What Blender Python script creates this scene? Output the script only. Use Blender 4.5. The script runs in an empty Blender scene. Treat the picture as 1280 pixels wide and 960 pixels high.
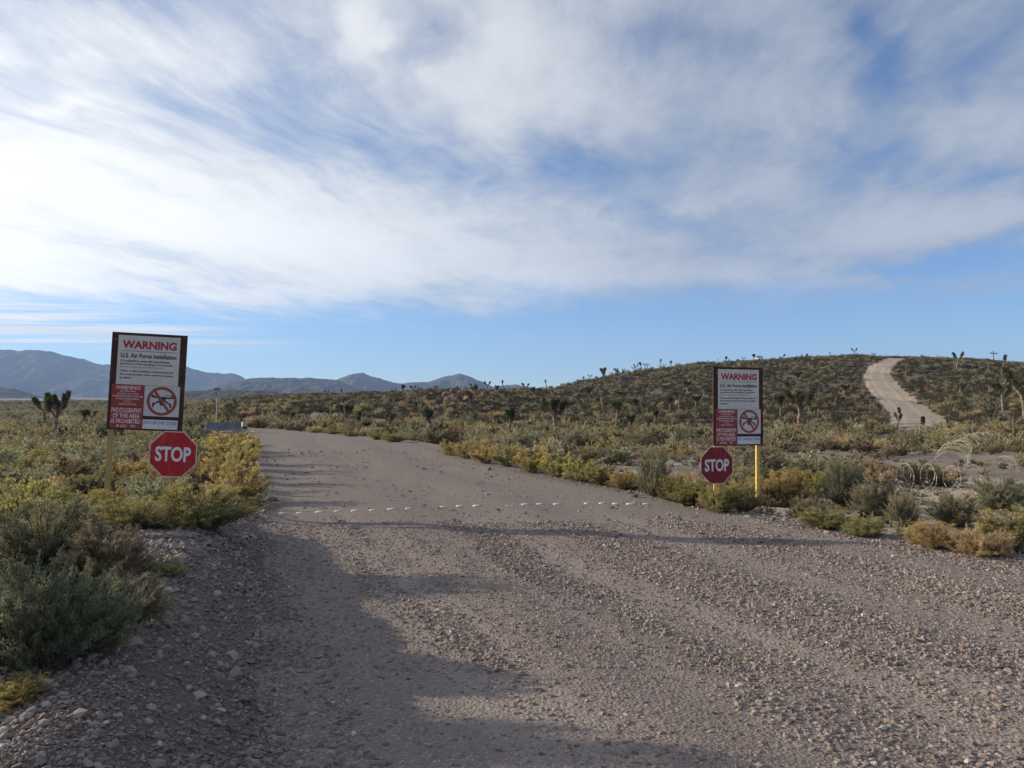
import bpy, math, random
import numpy as np
from mathutils import Vector, Matrix
R = math.radians
sc = bpy.context.scene
C = sc.collection
rng = np.random.default_rng(7)
random.seed(7)

# ------------------------------------------------------------------ camera, sky, sun, exposure
CH = 1.8                     # eye height above the road
FPX, V0 = 1005.0, 508.0      # focal length in photo pixels, horizon row
cam = bpy.data.cameras.new('camera'); co = bpy.data.objects.new('camera', cam); C.objects.link(co)
cam.sensor_width = 36; cam.lens = 36 * FPX / 1280.0
cam.clip_start = 0.05; cam.clip_end = 30000
co.location = (0, 0, CH); co.rotation_euler = (R(90) + math.atan((V0 - 480) / FPX), 0, 0)
sc.camera = co
SUN_EL = 15.5
SUN_DIR = Vector((-1, 0.28, 0)).normalized()        # towards the sun, on the ground
sun = bpy.data.lights.new('sun', 'SUN'); so = bpy.data.objects.new('sun', sun); C.objects.link(so)
sun.energy = 5.0; sun.angle = R(0.6); sun.color = (1.0, 0.82, 0.60)
sv = Vector((SUN_DIR.x * math.cos(R(SUN_EL)), SUN_DIR.y * math.cos(R(SUN_EL)), math.sin(R(SUN_EL))))
so.rotation_euler = sv.to_track_quat('Z', 'Y').to_euler()
sc.view_settings.view_transform = 'Standard'; sc.view_settings.look = 'None'
sc.view_settings.gamma = 1; sc.view_settings.use_curve_mapping = False
sc.view_settings.exposure = 0.74
sc.cycles.volume_bounces = 0; sc.cycles.max_bounces = 6; sc.cycles.transparent_max_bounces = 8

class NT:
    """terse node builder"""
    def __init__(s, nt): s.t = nt; s.n = nt.nodes; s.l = nt.links
    def node(s, ty, **kw):
        n = s.n.new(ty)
        for k, v in kw.items(): setattr(n, k, v)
        return n
    def put(s, sock, v):
        if isinstance(v, bpy.types.NodeSocket): s.l.new(v, sock)
        elif v is not None:
            if sock.type == 'RGBA' and not isinstance(v, (int, float)) and len(v) == 3: v = (*v, 1)
            sock.default_value = v
    def m(s, op, a, b=None, c=None, clamp=False):
        n = s.node('ShaderNodeMath', operation=op, use_clamp=clamp)
        for i, v in enumerate((a, b, c)): s.put(n.inputs[i], v)
        return n.outputs[0]
    def mix(s, f, a, b, blend='MIX'):
        n = s.node('ShaderNodeMix', data_type='RGBA', blend_type=blend)
        s.put(n.inputs[0], f); s.put(n.inputs[6], a); s.put(n.inputs[7], b)
        return n.outputs[2]
    def rng(s, v, a, b, c=0.0, d=1.0, kind='SMOOTHSTEP'):
        n = s.node('ShaderNodeMapRange', interpolation_type=kind)
        s.put(n.inputs[0], v)
        for i, q in enumerate((a, b, c, d)): s.put(n.inputs[i + 1], q)
        return n.outputs[0]
    def noise(s, vec, scale, det=4, rough=.55, dist=0.0, out=0, lac=2.0):
        n = s.node('ShaderNodeTexNoise')
        if vec is not None: s.put(n.inputs['Vector'], vec)
        n.inputs['Scale'].default_value = scale; n.inputs['Detail'].default_value = det
        n.inputs['Roughness'].default_value = rough; n.inputs['Distortion'].default_value = dist
        n.inputs['Lacunarity'].default_value = lac
        return n.outputs[out]
    def voro(s, vec, scale, feature='F1', out='Distance'):
        n = s.node('ShaderNodeTexVoronoi', feature=feature)
        if vec is not None: s.put(n.inputs['Vector'], vec)
        n.inputs['Scale'].default_value = scale
        return n.outputs[out]
    def xyz(s, x, y, z=0.0):
        n = s.node('ShaderNodeCombineXYZ')
        for i, v in enumerate((x, y, z)): s.put(n.inputs[i], v)
        return n.outputs[0]
    def sep(s, v):
        n = s.node('ShaderNodeSeparateXYZ'); s.put(n.inputs[0], v); return n.outputs
    def vm(s, op, a, b=None):
        n = s.node('ShaderNodeVectorMath', operation=op); s.put(n.inputs[0], a)
        if b is not None: s.put(n.inputs[1], b)
        return n.outputs[0] if op not in ('DOT_PRODUCT', 'LENGTH') else n.outputs[1]

w = bpy.data.worlds.new('World'); sc.world = w; w.use_nodes = True
q = NT(w.node_tree); q.n.clear()
sky = q.node('ShaderNodeTexSky', sky_type='NISHITA')
sky.sun_disc = False; sky.sun_elevation = R(SUN_EL)
sky.sun_rotation = math.atan2(SUN_DIR.x, SUN_DIR.y)
sky.altitude = 1400; sky.air_density = 0.9; sky.dust_density = 0.15; sky.ozone_density = 3.0
tc = q.node('ShaderNodeTexCoord')
d = q.vm('NORMALIZE', tc.outputs['Generated'])
dx, dy, dz = q.sep(d)
zc = q.m('MAXIMUM', dz, 0.04)
px, py = q.m('DIVIDE', dx, zc), q.m('DIVIDE', dy, zc)            # position on a high flat cloud sheet
# wind streaks run in depth, drifting slightly to the right
a = R(9.0)
sx = q.m('SUBTRACT', q.m('MULTIPLY', px, math.cos(a)), q.m('MULTIPLY', py, math.sin(a)))
sy = q.m('ADD', q.m('MULTIPLY', px, math.sin(a)), q.m('MULTIPLY', py, math.cos(a)))
warp = q.noise(q.xyz(px, py, 3.1), 0.55, 3, .5, out=1)
wx, wy, wz = q.sep(warp)
sxw = q.m('ADD', sx, q.m('MULTIPLY', q.m('SUBTRACT', wx, .5), .8))
syw = q.m('ADD', sy, q.m('MULTIPLY', q.m('SUBTRACT', wy, .5), .9))
big = q.noise(q.xyz(q.m('MULTIPLY', sxw, 1.0), q.m('MULTIPLY', syw, 0.42), 1.7), 0.62, 4, .5)
streak = q.noise(q.xyz(q.m('MULTIPLY', sxw, 1.0), q.m('MULTIPLY', syw, 0.22), 7.7), 2.6, 6, .62)
fine = q.noise(q.xyz(sxw, q.m('MULTIPLY', syw, .55), 4.4), 6.5, 5, .65)
dens = q.m('ADD', q.m('MULTIPLY', big, 1.15), q.m('ADD', q.m('MULTIPLY', streak, .62), q.m('MULTIPLY', fine, .30)))
# named gaps and thick banks, placed by bearing (tan azimuth, tan elevation)
ya = q.m('MAXIMUM', dy, 0.05)
ta, te = q.m('DIVIDE', dx, ya), q.m('DIVIDE', dz, ya)
wig = q.m('MULTIPLY', q.m('SUBTRACT', q.noise(q.xyz(ta, te, 9.), 7.0, 4, .6), .5), .14)
ta2, te2 = q.m('ADD', ta, wig), q.m('SUBTRACT', te, wig)
def blob(u, v, ru, rv, amp, tilt=0.0):
    cu, cv = (u - 640) / FPX, (V0 - v) / FPX
    x, y = q.m('SUBTRACT', ta2, cu), q.m('SUBTRACT', te2, cv)
    c_, s_ = math.cos(R(tilt)), math.sin(R(tilt))
    x1 = q.m('DIVIDE', q.m('ADD', q.m('MULTIPLY', x, c_), q.m('MULTIPLY', y, s_)), ru / FPX)
    y1 = q.m('DIVIDE', q.m('SUBTRACT', q.m('MULTIPLY', y, c_), q.m('MULTIPLY', x, s_)), rv / FPX)
    r2 = q.m('ADD', q.m('MULTIPLY', x1, x1), q.m('MULTIPLY', y1, y1))
    return q.m('MULTIPLY', q.m('POWER', 2.718, q.m('MULTIPLY', r2, -1)), amp)
for b in [(1090, 200, 95, 32, -.26), (860, 272, 130, 20, -.20, 0), (1105, 70, 40, 80, -.26), (830, 45, 90, 45, -.16),
          (745, 215, 60, 40, -.17), (540, 40, 60, 40, -.12), (1180, 328, 160, 14, -.34), (300, 20, 150, 30, -.04),
          (350, 165, 50, 30, -.06, -40), (120, 60, 200, 80, .10), (1250, 225, 60, 18, -.15), (980, 305, 110, 12, -.16), (930, 140, 60, 40, .12),
          (150, 280, 300, 120, .20), (460, 330, 260, 60, .16), (1200, 150, 110, 50, .22), (640, 110, 160, 60, .12),
          (1000, 345, 180, 14, .22), (1200, 280, 160, 25, .2), (440, 20, 40, 30, .2), (90, 130, 60, 18, .14), (230, 70, 300, 100, .13), (680, 110, 240, 70, .07), (1000, 90, 60, 90, .1)]:
    dens = q.m('ADD', dens, blob(*b))
# lower edge of the cloud sheet
edge = q.m('SUBTRACT', 8.6, q.m('MULTIPLY', q.m('MAXIMUM', px, 0.0), .50))
edge = q.m('ADD', edge, q.m('MULTIPLY', q.m('SUBTRACT', q.noise(q.xyz(px, q.m('MULTIPLY', py, .3), 2.), 1.3, 6, .68), .5), 6.5))
cov = q.rng(py, q.m('SUBTRACT', edge, 2.6), q.m('ADD', edge, 1.3), 1.0, 0.0)
alpha = q.m('MULTIPLY', q.rng(dens, 0.60, 1.22), cov)
# thin low bands to the left
low = q.noise(q.xyz(q.m('MULTIPLY', px, .22), py, 5.), 1.0, 5, .6)
lowm = q.m('MULTIPLY', q.rng(px, -2.8, -5.0, 0, 1), q.rng(py, 17, 10, 0, 1))
alpha = q.m('MAXIMUM', alpha, q.m('MULTIPLY', q.rng(low, .38, .60), q.m('MULTIPLY', lowm, 1.0)))
alpha = q.m('MULTIPLY', alpha, q.rng(dz, 0.0, 0.05))
alpha = q.m('MULTIPLY', alpha, .93)
sdot = q.vm('DOT_PRODUCT', d, tuple(sv))
glow = q.rng(sdot, 0.1, 1.0, 0, 1, 'LINEAR')
ccol = q.mix(glow, (2.35, 2.58, 3.02), (7.2, 7.1, 6.7))
thick = q.rng(dens, .8, 1.5, .92, 1.22)
ccol = q.mix(1.0, ccol, q.xyz(thick, thick, thick), 'MULTIPLY')
skyc = q.mix(1.0, sky.outputs[0], (.70, .775, .88), 'MULTIPLY')
col = q.mix(alpha, skyc, ccol)
bg = q.node('ShaderNodeBackground'); bg.inputs[1].default_value = 0.11
q.put(bg.inputs[0], col)
out = q.node('ShaderNodeOutputWorld'); q.l.new(bg.outputs[0], out.inputs[0])

# ------------------------------------------------------------------ helpers
def tag(o, label=None, cat=None, group=None, kind=None):
    if label: o['label'] = label
    if cat: o['category'] = cat
    if group: o['group'] = group
    if kind: o['kind'] = kind
    return o
def link(name, me, parent=None, mats=None):
    o = bpy.data.objects.new(name, me); C.objects.link(o)
    if parent is not None: o.parent = parent
    if mats is not None and me is not None and len(me.materials) == 0:
        for m_ in (mats if isinstance(mats, (list, tuple)) else [mats]): me.materials.append(m_)
    return o
def empty(name, loc=(0, 0, 0), rot=(0, 0, 0)):
    o = bpy.data.objects.new(name, None); C.objects.link(o); o.location = loc; o.rotation_euler = rot
    o.empty_display_size = .2
    return o
def npmesh(name, V, F, mat_idx=None, face_attr=None, point_attr=None, smooth=False):
    """V (n,3), F (m,k) with constant k, or a list of such arrays"""
    Fs = [np.asarray(f) for f in F if len(f)] if isinstance(F, list) else [np.asarray(F)]
    me = bpy.data.meshes.new(name)
    V = np.ascontiguousarray(V, dtype=np.float32)
    me.vertices.add(len(V)); me.vertices.foreach_set('co', V.ravel())
    loops = np.concatenate([f.ravel() for f in Fs]).astype(np.int32)
    cnt = np.concatenate([np.full(len(f), f.shape[1]) for f in Fs]).astype(np.int32)
    start = np.concatenate([[0], np.cumsum(cnt)[:-1]]).astype(np.int32)
    me.loops.add(len(loops)); me.loops.foreach_set('vertex_index', loops)
    me.polygons.add(len(cnt)); me.polygons.foreach_set('loop_start', start)
    try: me.polygons.foreach_set('loop_total', cnt)
    except Exception: pass
    if mat_idx is not None: me.polygons.foreach_set('material_index', np.asarray(mat_idx, dtype=np.int32))
    me.polygons.foreach_set('use_smooth', np.full(len(cnt), smooth, dtype=bool))
    me.update(calc_edges=True)
    for dom, at in (('FACE', face_attr), ('POINT', point_attr)):
        for k, v in (at or {}).items():
            v = np.asarray(v, dtype=np.float32)
            if v.ndim == 1:
                A = me.attributes.new(k, 'FLOAT', dom); A.data.foreach_set('value', v)
            else:
                A = me.attributes.new(k, 'FLOAT_COLOR', dom)
                A.data.foreach_set('color', np.concatenate([v, np.ones((len(v), 1), np.float32)], 1).ravel())
    return me
def grid_faces(nr, nc):
    i = np.arange(nr - 1)[:, None] * nc + np.arange(nc - 1)[None]
    i = i.ravel()
    return np.stack([i, i + 1, i + 1 + nc, i + nc], 1)
def _h(ix, iy, seed):
    n = (ix.astype(np.int64) * 374761393 + iy.astype(np.int64) * 668265263 + seed * 1442695041) & 0x7fffffff
    n = ((n ^ (n >> 13)) * 1274126177) & 0x7fffffff
    return ((n ^ (n >> 16)) & 0xffff) / 65535.0
def vnoise(x, y, seed=0):
    x0, y0 = np.floor(x), np.floor(y); fx, fy = x - x0, y - y0
    fx, fy = fx * fx * (3 - 2 * fx), fy * fy * (3 - 2 * fy)
    a_, b_, c_, d_ = _h(x0, y0, seed), _h(x0 + 1, y0, seed), _h(x0, y0 + 1, seed), _h(x0 + 1, y0 + 1, seed)
    return (a_ * (1 - fx) + b_ * fx) * (1 - fy) + (c_ * (1 - fx) + d_ * fx) * fy
def fbm(x, y, oct=4, seed=0, gain=.5):
    s = 0; a_ = 1; t = 0
    for i in range(oct):
        s = s + a_ * vnoise(x * 2 ** i + 17.3 * i, y * 2 ** i - 9.1 * i, seed + i); t += a_; a_ *= gain
    return s / t
def sstep(x, a_, b_):
    t = np.clip((x - a_) / (b_ - a_), 0, 1); return t * t * (3 - 2 * t)

# ------------------------------------------------------------------ terrain
YL = np.array([-40, -10, 0, 4, 5, 6.2, 9.9, 13.7, 20, 35, 57, 72, 90]); XL_ = np.array([9, 2.2, -.4, -1.3, -1.55, -1.9, -3.0, -4.4, -6.4, -11.2, -18.5, -29, -48.])
YR = np.array([-40, -10, 0, 9.2, 12, 15.3, 19.6, 27, 35, 46, 57, 68, 90]); XR_ = np.array([26, 15, 9.8, 6.1, 4.5, 3.2, 1.2, -.7, -2.8, -6.9, -12.5, -21, -44.])
def XL(y): return np.interp(y, YL, XL_)
def XR(y): return np.interp(y, YR, XR_)
DK = np.array([60, 80, 100, 130, 160, 200, 250, 320, 420, 600, 900, 1500, 2500, 9000.])
COLS = {
 -900: [543, 534, 528, 522, 518, 513, 509, 506, 504, 502, 500.5, 499, 497, 499],
 0:   [543, 534, 528, 522, 517, 512, 509, 507, 505, 503, 500.5, 499, 497, 499],
 130: [543, 534, 528, 522, 517, 512, 509, 506, 504, 502, 500.5, 499, 497, 499],
 230: [542, 532, 525, 518, 512, 508, 506, 505, 504, 502, 500.5, 499, 497, 499],
 300: [541, 529, 519, 509, 502, 498, 500, 503, 503, 502, 500.5, 499, 497, 499],
 370: [541, 529, 517, 507, 500, 495.5, 494.5, 500, 503, 502, 500, 499, 497, 499],
 440: [541, 530, 518, 508, 499.5, 494, 492.5, 498, 503, 502, 500, 499, 497, 499],
 520: [543, 532, 520, 508, 498, 491.5, 491, 497, 503, 502, 500, 499, 497, 499],
 570: [547, 535, 522, 508, 496, 488.5, 488.5, 496, 503, 502, 500, 499, 497, 499],
 620: [549, 538, 527, 514, 502, 492, 488.5, 492, 500, 502, 500, 499, 497, 499],
 680: [551, 541, 532, 520, 508, 497, 488.5, 487, 495, 503, 502, 499, 497, 499],
 740: [552, 542, 533, 520, 507, 494, 481, 474, 480, 500, 503, 501, 499, 499],
 800: [552, 542, 533, 518, 503, 487, 470, 462, 470, 490, 500, 500, 499, 499],
 870: [552, 542, 532, 515, 498, 480, 462, 455, 463, 485, 500, 500, 499, 499],
 940: [552, 542, 531, 513, 494, 473, 451, 452, 462, 485, 500, 500, 499, 499],
 1000: [552, 542, 531, 512, 491, 467, 447, 450, 462, 485, 500, 500, 499, 499],
 1080: [552, 542, 529, 509, 486, 459, 445, 450, 462, 485, 500, 500, 499, 499],
 1130: [551, 540, 527, 507, 483, 456, 446.5, 452, 462, 485, 500, 500, 499, 499],
 1200: [550, 538, 523, 504, 480, 457, 449, 455, 465, 485, 500, 500, 499, 499],
 1280: [549, 536, 521, 503, 482, 461, 454, 460, 470, 488, 500, 500, 499, 499],
 1500: [548, 536, 523, 509, 494, 480, 470, 475, 480, 490, 500, 500, 499, 499],
 2400: [548, 538, 531, 523, 518, 513, 508, 506, 504, 502, 500, 499, 498, 499]}
CU = np.array(sorted(COLS)); CT = np.array([COLS[k] for k in sorted(COLS)], dtype=float)
# smooth resampled table: fine in u and ln D
UF = np.linspace(-900, 2400, 661); LD = np.linspace(math.log(35), math.log(9000), 260)
TT = np.empty((len(UF), len(LD)))
_lk = np.log(np.concatenate([[35.], DK]))
_cols = []
for k in range(len(CU)):
    vv = np.concatenate([[V0 + FPX * (CH + .3) / 35.], CT[k]])
    zz = vv
    row = np.interp(LD, _lk, zz)
    _cols.append(row)
_cols = np.array(_cols)
for j in range(len(LD)): TT[:, j] = np.interp(UF, CU, _cols[:, j])
ker = np.hanning(11); ker /= ker.sum()
TT = np.apply_along_axis(lambda r_: np.convolve(np.pad(r_, 5, mode='edge'), ker, 'valid'), 0, TT)
ker2 = np.hanning(9); ker2 /= ker2.sum()
TT = np.apply_along_axis(lambda r_: np.convolve(np.pad(r_, 4, mode='edge'), ker2, 'valid'), 1, TT)
def far_z(x, y):
    yy = np.maximum(y, 35.5)
    u = np.clip(640 + FPX * x / yy, -899, 2399); l = np.clip(np.log(yy), LD[0], LD[-1] - 1e-6)
    fu = (u + 900) / 5.0; fl = (l - LD[0]) / (LD[1] - LD[0])
    iu = np.clip(fu.astype(int), 0, len(UF) - 2); il = np.clip(fl.astype(int), 0, len(LD) - 2)
    a_, b_ = fu - iu, fl - il
    v = (TT[iu, il] * (1 - a_) + TT[iu + 1, il] * a_) * (1 - b_) + (TT[iu, il + 1] * (1 - a_) + TT[iu + 1, il + 1] * a_) * b_
    return CH - (v - V0) / FPX * yy
def near_z(x, y):
    l, r_ = XL(y), XR(y)
    dl = l - x; dr = x - r_
    z = np.zeros_like(x)
    n1 = fbm(x * .9, y * .9, 4, 3)
    # left bank of bladed gravel
    bh = .47 * sstep(y, -6, -1) * (1 - sstep(y, 10.5, 13.0)) * (0.8 + .45 * n1)
    ber = np.where(dl > 0, np.sin(np.clip(dl / .85, 0, 1) * math.pi / 2) ** 1.2, 0)
    ber = ber * (1 - .92 * sstep(dl, 1.1, 2.8))
    z = z + bh * ber
    lo = sstep(dl, .0, 3.0) * sstep(y, 11, 16)
    z = z - .22 * lo
    z = z + .12 * (n1 - .5) * sstep(np.maximum(dl, dr), 0.2, 2.0)
    # washed-out hollow at the road edge
    z = z - .28 * np.exp(-(((x + 4.75) / .45) ** 2 + ((y - 14.6) / 1.1) ** 2))
    z = z + .14 * np.exp(-(((x + 4.3) / .5) ** 2 + ((y - 13.0) / .5) ** 2))
    # right shoulder falls to the flat
    z = z - (.34 * sstep(dr, .1, 2.4) + .10 * sstep(dr, 3, 12))
    # road wheel tracks
    inr = sstep(-dl, 0, .6) * sstep(-dr, 0, .6)
    wob = fbm(x * .5 - y * .0, y * .22, 2, 9)
    t = x - l
    z = z + inr * .018 * np.sin((t + 1.2 * wob) * 2.6 + .6) * sstep(60 - y, 0, 30)
    z = z + inr * .02 * (fbm(x * 2.1, y * 1.3, 3, 21) - .5)
    return z
def seg_dist(x, y, P):
    best = np.full(x.shape, 1e9)
    for (ax, ay), (bx, by) in zip(P[:-1], P[1:]):
        vx, vy = bx - ax, by - ay; L = vx * vx + vy * vy
        t = np.clip(((x - ax) * vx + (y - ay) * vy) / L, 0, 1)
        best = np.minimum(best, np.hypot(x - ax - t * vx, y - ay - t * vy))
    return best
def H(x, y):
    x = np.asarray(x, dtype=float); y = np.asarray(y, dtype=float)
    b_ = sstep(y, 42, 66)
    zf = far_z(x, y); zn = near_z(x, y)
    z = zn * (1 - b_) + zf * b_
    amp = .55 * sstep(y, 80, 200) * (1 - sstep(y, 500, 900))
    z = z + amp * (fbm(x / 11., y / 16., 4, 31) - .5) * 2.2
    gul = np.abs(fbm(x / 26., y / 60., 3, 44) - .5) * 2
    z = z - amp * 1.6 * (1 - sstep(gul, 0, .16))
    kn = np.exp(-(((x + 14) / 11) ** 2 + ((y - 185) / 14) ** 2))
    z = z + kn * 1.2 * (fbm(x / 2.5, y / 3., 3, 55) - .3)
    return z
def Hs(x, y): return float(H(np.array([x]), np.array([y]))[0])
_PIT = math.atan((V0 - 480) / FPX)
_DG = np.exp(np.linspace(math.log(2.2), math.log(900), 3000))
def hit(u, v):
    """ground point that the photograph shows at pixel (u, v)"""
    a_ = (u - 640) / FPX; b_ = (480 - v) / FPX
    fy = math.cos(_PIT) - b_ * math.sin(_PIT); fz = math.sin(_PIT) + b_ * math.cos(_PIT)
    X, Z = a_ / fy * _DG, CH + fz / fy * _DG
    gz = H(X, _DG)
    k = np.nonzero(gz >= Z)[0]
    k = k[0] if len(k) else int(np.argmin(np.where(_DG < 420, (CH - gz) / _DG, 9)))
    return float(X[k]), float(_DG[k]), float(gz[k])

# ---- tracks
HILL = [hit(u, v)[:2] for u, v in ((1148, 534), (1142, 520), (1128, 508), (1114, 497), (1104, 486), (1096, 475), (1094, 466), (1101, 458), (1113, 452))]
_d = HILL[-1][1]
def crest(u):
    dd_ = _DG[(_DG > 150) & (_DG < 330)]; X_ = (u - 640) / FPX * dd_
    return float(dd_[np.argmax((H(X_, dd_) - CH) / dd_)])
HILL += [((u - 640) / FPX * (crest(u) + e), crest(u) + e) for u, e in ((1126, -10), (1140, -7), (1158, -6), (1178, -4), (1192, 3), (1210, 14))]
SIDE = [(-4.6, 39.6), (0, 40), (6, 42), (15, 48), (28, 62), (40, 80), HILL[0]]
def smooth_path(P, n):
    P = np.array(P, float); t = np.concatenate([[0], np.cumsum(np.hypot(*np.diff(P, axis=0).T))])
    s = np.linspace(0, t[-1], n)
    Q = np.stack([np.interp(s, t, P[:, 0]), np.interp(s, t, P[:, 1])], 1)
    k = max(3, n // 12 | 1); kk = np.hanning(k + 2)[1:-1]; kk /= kk.sum()
    e = k // 2
    for j in (0, 1):
        pad = np.concatenate([2 * Q[0, j] - Q[1:e + 1, j][::-1], Q[:, j], 2 * Q[-1, j] - Q[-e - 1:-1, j][::-1]])
        Q[:, j] = np.convolve(pad, kk, 'valid')
    return Q
HP, SP = smooth_path(HILL, 90), smooth_path(SIDE, 80)
HW, SW = 3.1, 1.2

# ------------------------------------------------------------------ materials
def mat(name, base, rough=.8, bump=None, spec=.3, metal=0.0):
    m_ = bpy.data.materials.new(name); m_.use_nodes = True
    k = NT(m_.node_tree); b_ = k.n['Principled BSDF']
    col_ = base(k) if callable(base) else base
    k.put(b_.inputs['Base Color'], col_)
    r_ = rough(k) if callable(rough) else rough
    k.put(b_.inputs['Roughness'], r_)
    b_.inputs['Specular IOR Level'].default_value = spec; b_.inputs['Metallic'].default_value = metal
    if bump:
        bn = k.node('ShaderNodeBump'); hgt, st, dist = bump(k)
        k.put(bn.inputs['Height'], hgt); bn.inputs['Strength'].default_value = st; bn.inputs['Distance'].default_value = dist
        k.l.new(bn.outputs[0], b_.inputs['Normal'])
    return m_
def pos(k): return k.node('ShaderNodeNewGeometry').outputs['Position']
def attr(k, n, out='Fac'):
    a_ = k.node('ShaderNodeAttribute'); a_.attribute_name = n; return a_.outputs[out]
def worn(c1, c2, scale=6, lo=.4, hi=.65, det=5):
    def f(k):
        o_ = k.node('ShaderNodeTexCoord').outputs['Object']
        return k.mix(k.rng(k.noise(o_, scale, det, .6), lo, hi), c1, c2)
    return f
def road_col(k):
    p_ = pos(k)
    x, y, z = k.sep(p_)
    # travel lanes: slanted coordinate following the road's bend
    t = k.m('ADD', x, k.m('MULTIPLY', y, .36))
    lane = k.noise(k.xyz(t, k.m('MULTIPLY', y, .05), 0), .85, 5, .62)
    c = k.mix(k.rng(lane, .42, .58), (0.171, 0.143, 0.133), (0.260, 0.226, 0.205))
    c = k.mix(k.rng(k.noise(p_, .35, 4, .6), .35, .7, 0, .6), c, (0.203, 0.179, 0.171))
    pack = k.m('MULTIPLY', k.rng(y, 10.5, 14.5), k.rng(k.noise(p_, .5, 3, .6), .2, .55, .45, .9))
    c = k.mix(pack, c, (0.158, 0.143, 0.135))
    grit = k.noise(p_, 55, 3, .7)
    c = k.mix(k.rng(grit, .35, .72, 0, .5), c, (0.106, 0.088, 0.083))
    sp = k.voro(p_, 70, 'F1', 'Color')
    c = k.mix(k.rng(k.sep(sp)[0], .80, 1.0, 0, .45), c, (.40, .35, .32))
    return c
def road_bump(k):
    p_ = pos(k)
    hgt = k.m('ADD', k.m('MULTIPLY', k.voro(p_, 42), -.5), k.m('MULTIPLY', k.noise(p_, 22, 4, .7), .9))
    return hgt, .8, .02
M = {}
M['road'] = mat('packed_gravel', road_col, .95, road_bump, .15)
def ground_col(k):
    p_ = pos(k)
    c = attr(k, 'soil', 'Color')
    g = k.noise(p_, 30, 4, .7)
    c = k.mix(k.rng(g, .35, .7, 0, .5), c, k.mix(1.0, c, (.5, .46, .44), 'MULTIPLY'))
    g2 = k.noise(p_, 1.1, 5, .6)
    c = k.mix(k.rng(g2, .45, .7, 0, .5), c, k.mix(1.0, c, (1.25, 1.2, 1.15), 'MULTIPLY'))
    sp = k.voro(p_, 45, 'F1', 'Color')
    return k.mix(k.rng(k.sep(sp)[0], .85, 1.0, 0, .35), c, (.42, .37, .33))
M['ground'] = mat('desert_soil', ground_col, .96, lambda k: (k.m('ADD', k.noise(pos(k), 18, 6, .75), k.m('MULTIPLY', k.voro(pos(k), 35), -.4)), .8, .03), .12)
def track_col(k):
    p_ = pos(k)
    c = k.mix(k.rng(k.noise(p_, .6, 5, .65), .35, .65), (.30, .262, .22), (.235, .20, .17))
    c = k.mix(k.rng(attr(k, 'rut'), .3, .8, 0, .5), c, (.36, .32, .27))
    return k.mix(k.rng(k.noise(p_, 4, 4, .7), .5, .75, 0, .5), c, (.17, .145, .125))
M['track'] = mat('pale_dirt_track', track_col, .96, lambda k: (k.noise(pos(k), 3, 5, .7), .6, .1), .1)
def stone_col(k):
    t = attr(k, 'tint')
    c = k.node('ShaderNodeValToRGB'); k.l.new(t, c.inputs[0])
    cr = c.color_ramp; cr.elements[0].position = 0; cr.elements[0].color = (0.097, 0.079, 0.074, 1)
    cr.elements[1].position = 1; cr.elements[1].color = (0.421, 0.391, 0.375, 1)
    for p_, cc in ((.3, (0.162, 0.133, 0.123, 1)), (.6, (0.236, 0.200, 0.183, 1)), (.86, (0.291, 0.257, 0.238, 1)), (.96, (0.358, 0.324, 0.304, 1))):
        e = cr.elements.new(p_); e.color = cc
    return c.outputs[0]
M['stone'] = mat('loose_stone', stone_col, .9, None, .2)
def leaf(name, A, B, Cc, transl=.35, jitter=.35):
    m_ = bpy.data.materials.new(name); m_.use_nodes = True
    k = NT(m_.node_tree); k.n.clear()
    t = attr(k, 'tint')
    c = k.node('ShaderNodeValToRGB'); k.l.new(t, c.inputs[0]); cr = c.color_ramp
    cr.elements[0].color = (*A, 1); cr.elements[1].color = (*Cc, 1); e = cr.elements.new(.5); e.color = (*B, 1)
    oi = k.node('ShaderNodeObjectInfo').outputs['Random']
    j = k.rng(oi, 0, 1, 1 - jitter, 1 + jitter, 'LINEAR')
    j2 = k.rng(k.m('FRACT', k.m('MULTIPLY', oi, 7.13)), 0, 1, 1 - jitter * .5, 1 + jitter * .5, 'LINEAR')
    col_ = k.mix(1.0, c.outputs[0], k.xyz(k.m('MULTIPLY', j, j2), j, k.m('MULTIPLY', j, .95)), 'MULTIPLY')
    d1 = k.node('ShaderNodeBsdfDiffuse'); d2 = k.node('ShaderNodeBsdfTranslucent')
    k.put(d1.inputs[0], col_); k.put(d2.inputs[0], col_)
    mx = k.node('ShaderNodeMixShader'); mx.inputs[0].default_value = transl
    k.l.new(d1.outputs[0], mx.inputs[1]); k.l.new(d2.outputs[0], mx.inputs[2])
    o_ = k.node('ShaderNodeOutputMaterial'); k.l.new(mx.outputs[0], o_.inputs[0])
    return m_
M['sage'] = leaf('sagebrush_leaf', (.165, .158, .10), (.275, .26, .172), (.42, .395, .285), .32)
M['rabbit'] = leaf('rabbitbrush_stem_leaf', (.17, .155, .075), (.26, .235, .115), (.38, .33, .18), .38)
M['flower'] = leaf('rabbitbrush_flower', (.46, .36, .085), (.56, .46, .14), (.66, .57, .25), .35, .25)
M['straw'] = leaf('dry_straw', (.28, .23, .13), (.41, .34, .20), (.54, .46, .29), .35, .25)
M['black'] = leaf('blackbrush_leaf', (.050, .046, .032), (.088, .078, .055), (.16, .142, .105), .15, .4)
M['joshua'] = leaf('joshua_leaf', (.045, .055, .026), (.085, .095, .045), (.17, .17, .09), .2, .2)
M['skirt'] = leaf('joshua_dead_leaf', (.07, .055, .04), (.13, .105, .075), (.24, .20, .14), .15, .2)
M['bark'] = mat('shaggy_bark', worn((.12, .095, .07), (.26, .21, .16), 9), .95, lambda k: (k.noise(k.node('ShaderNodeTexCoord').outputs['Object'], 14, 4, .7), .8, .05), .1)
M['wood'] = mat('grey_wood_stem', worn((.10, .08, .062), (.19, .16, .13), 12), .95)
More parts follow.
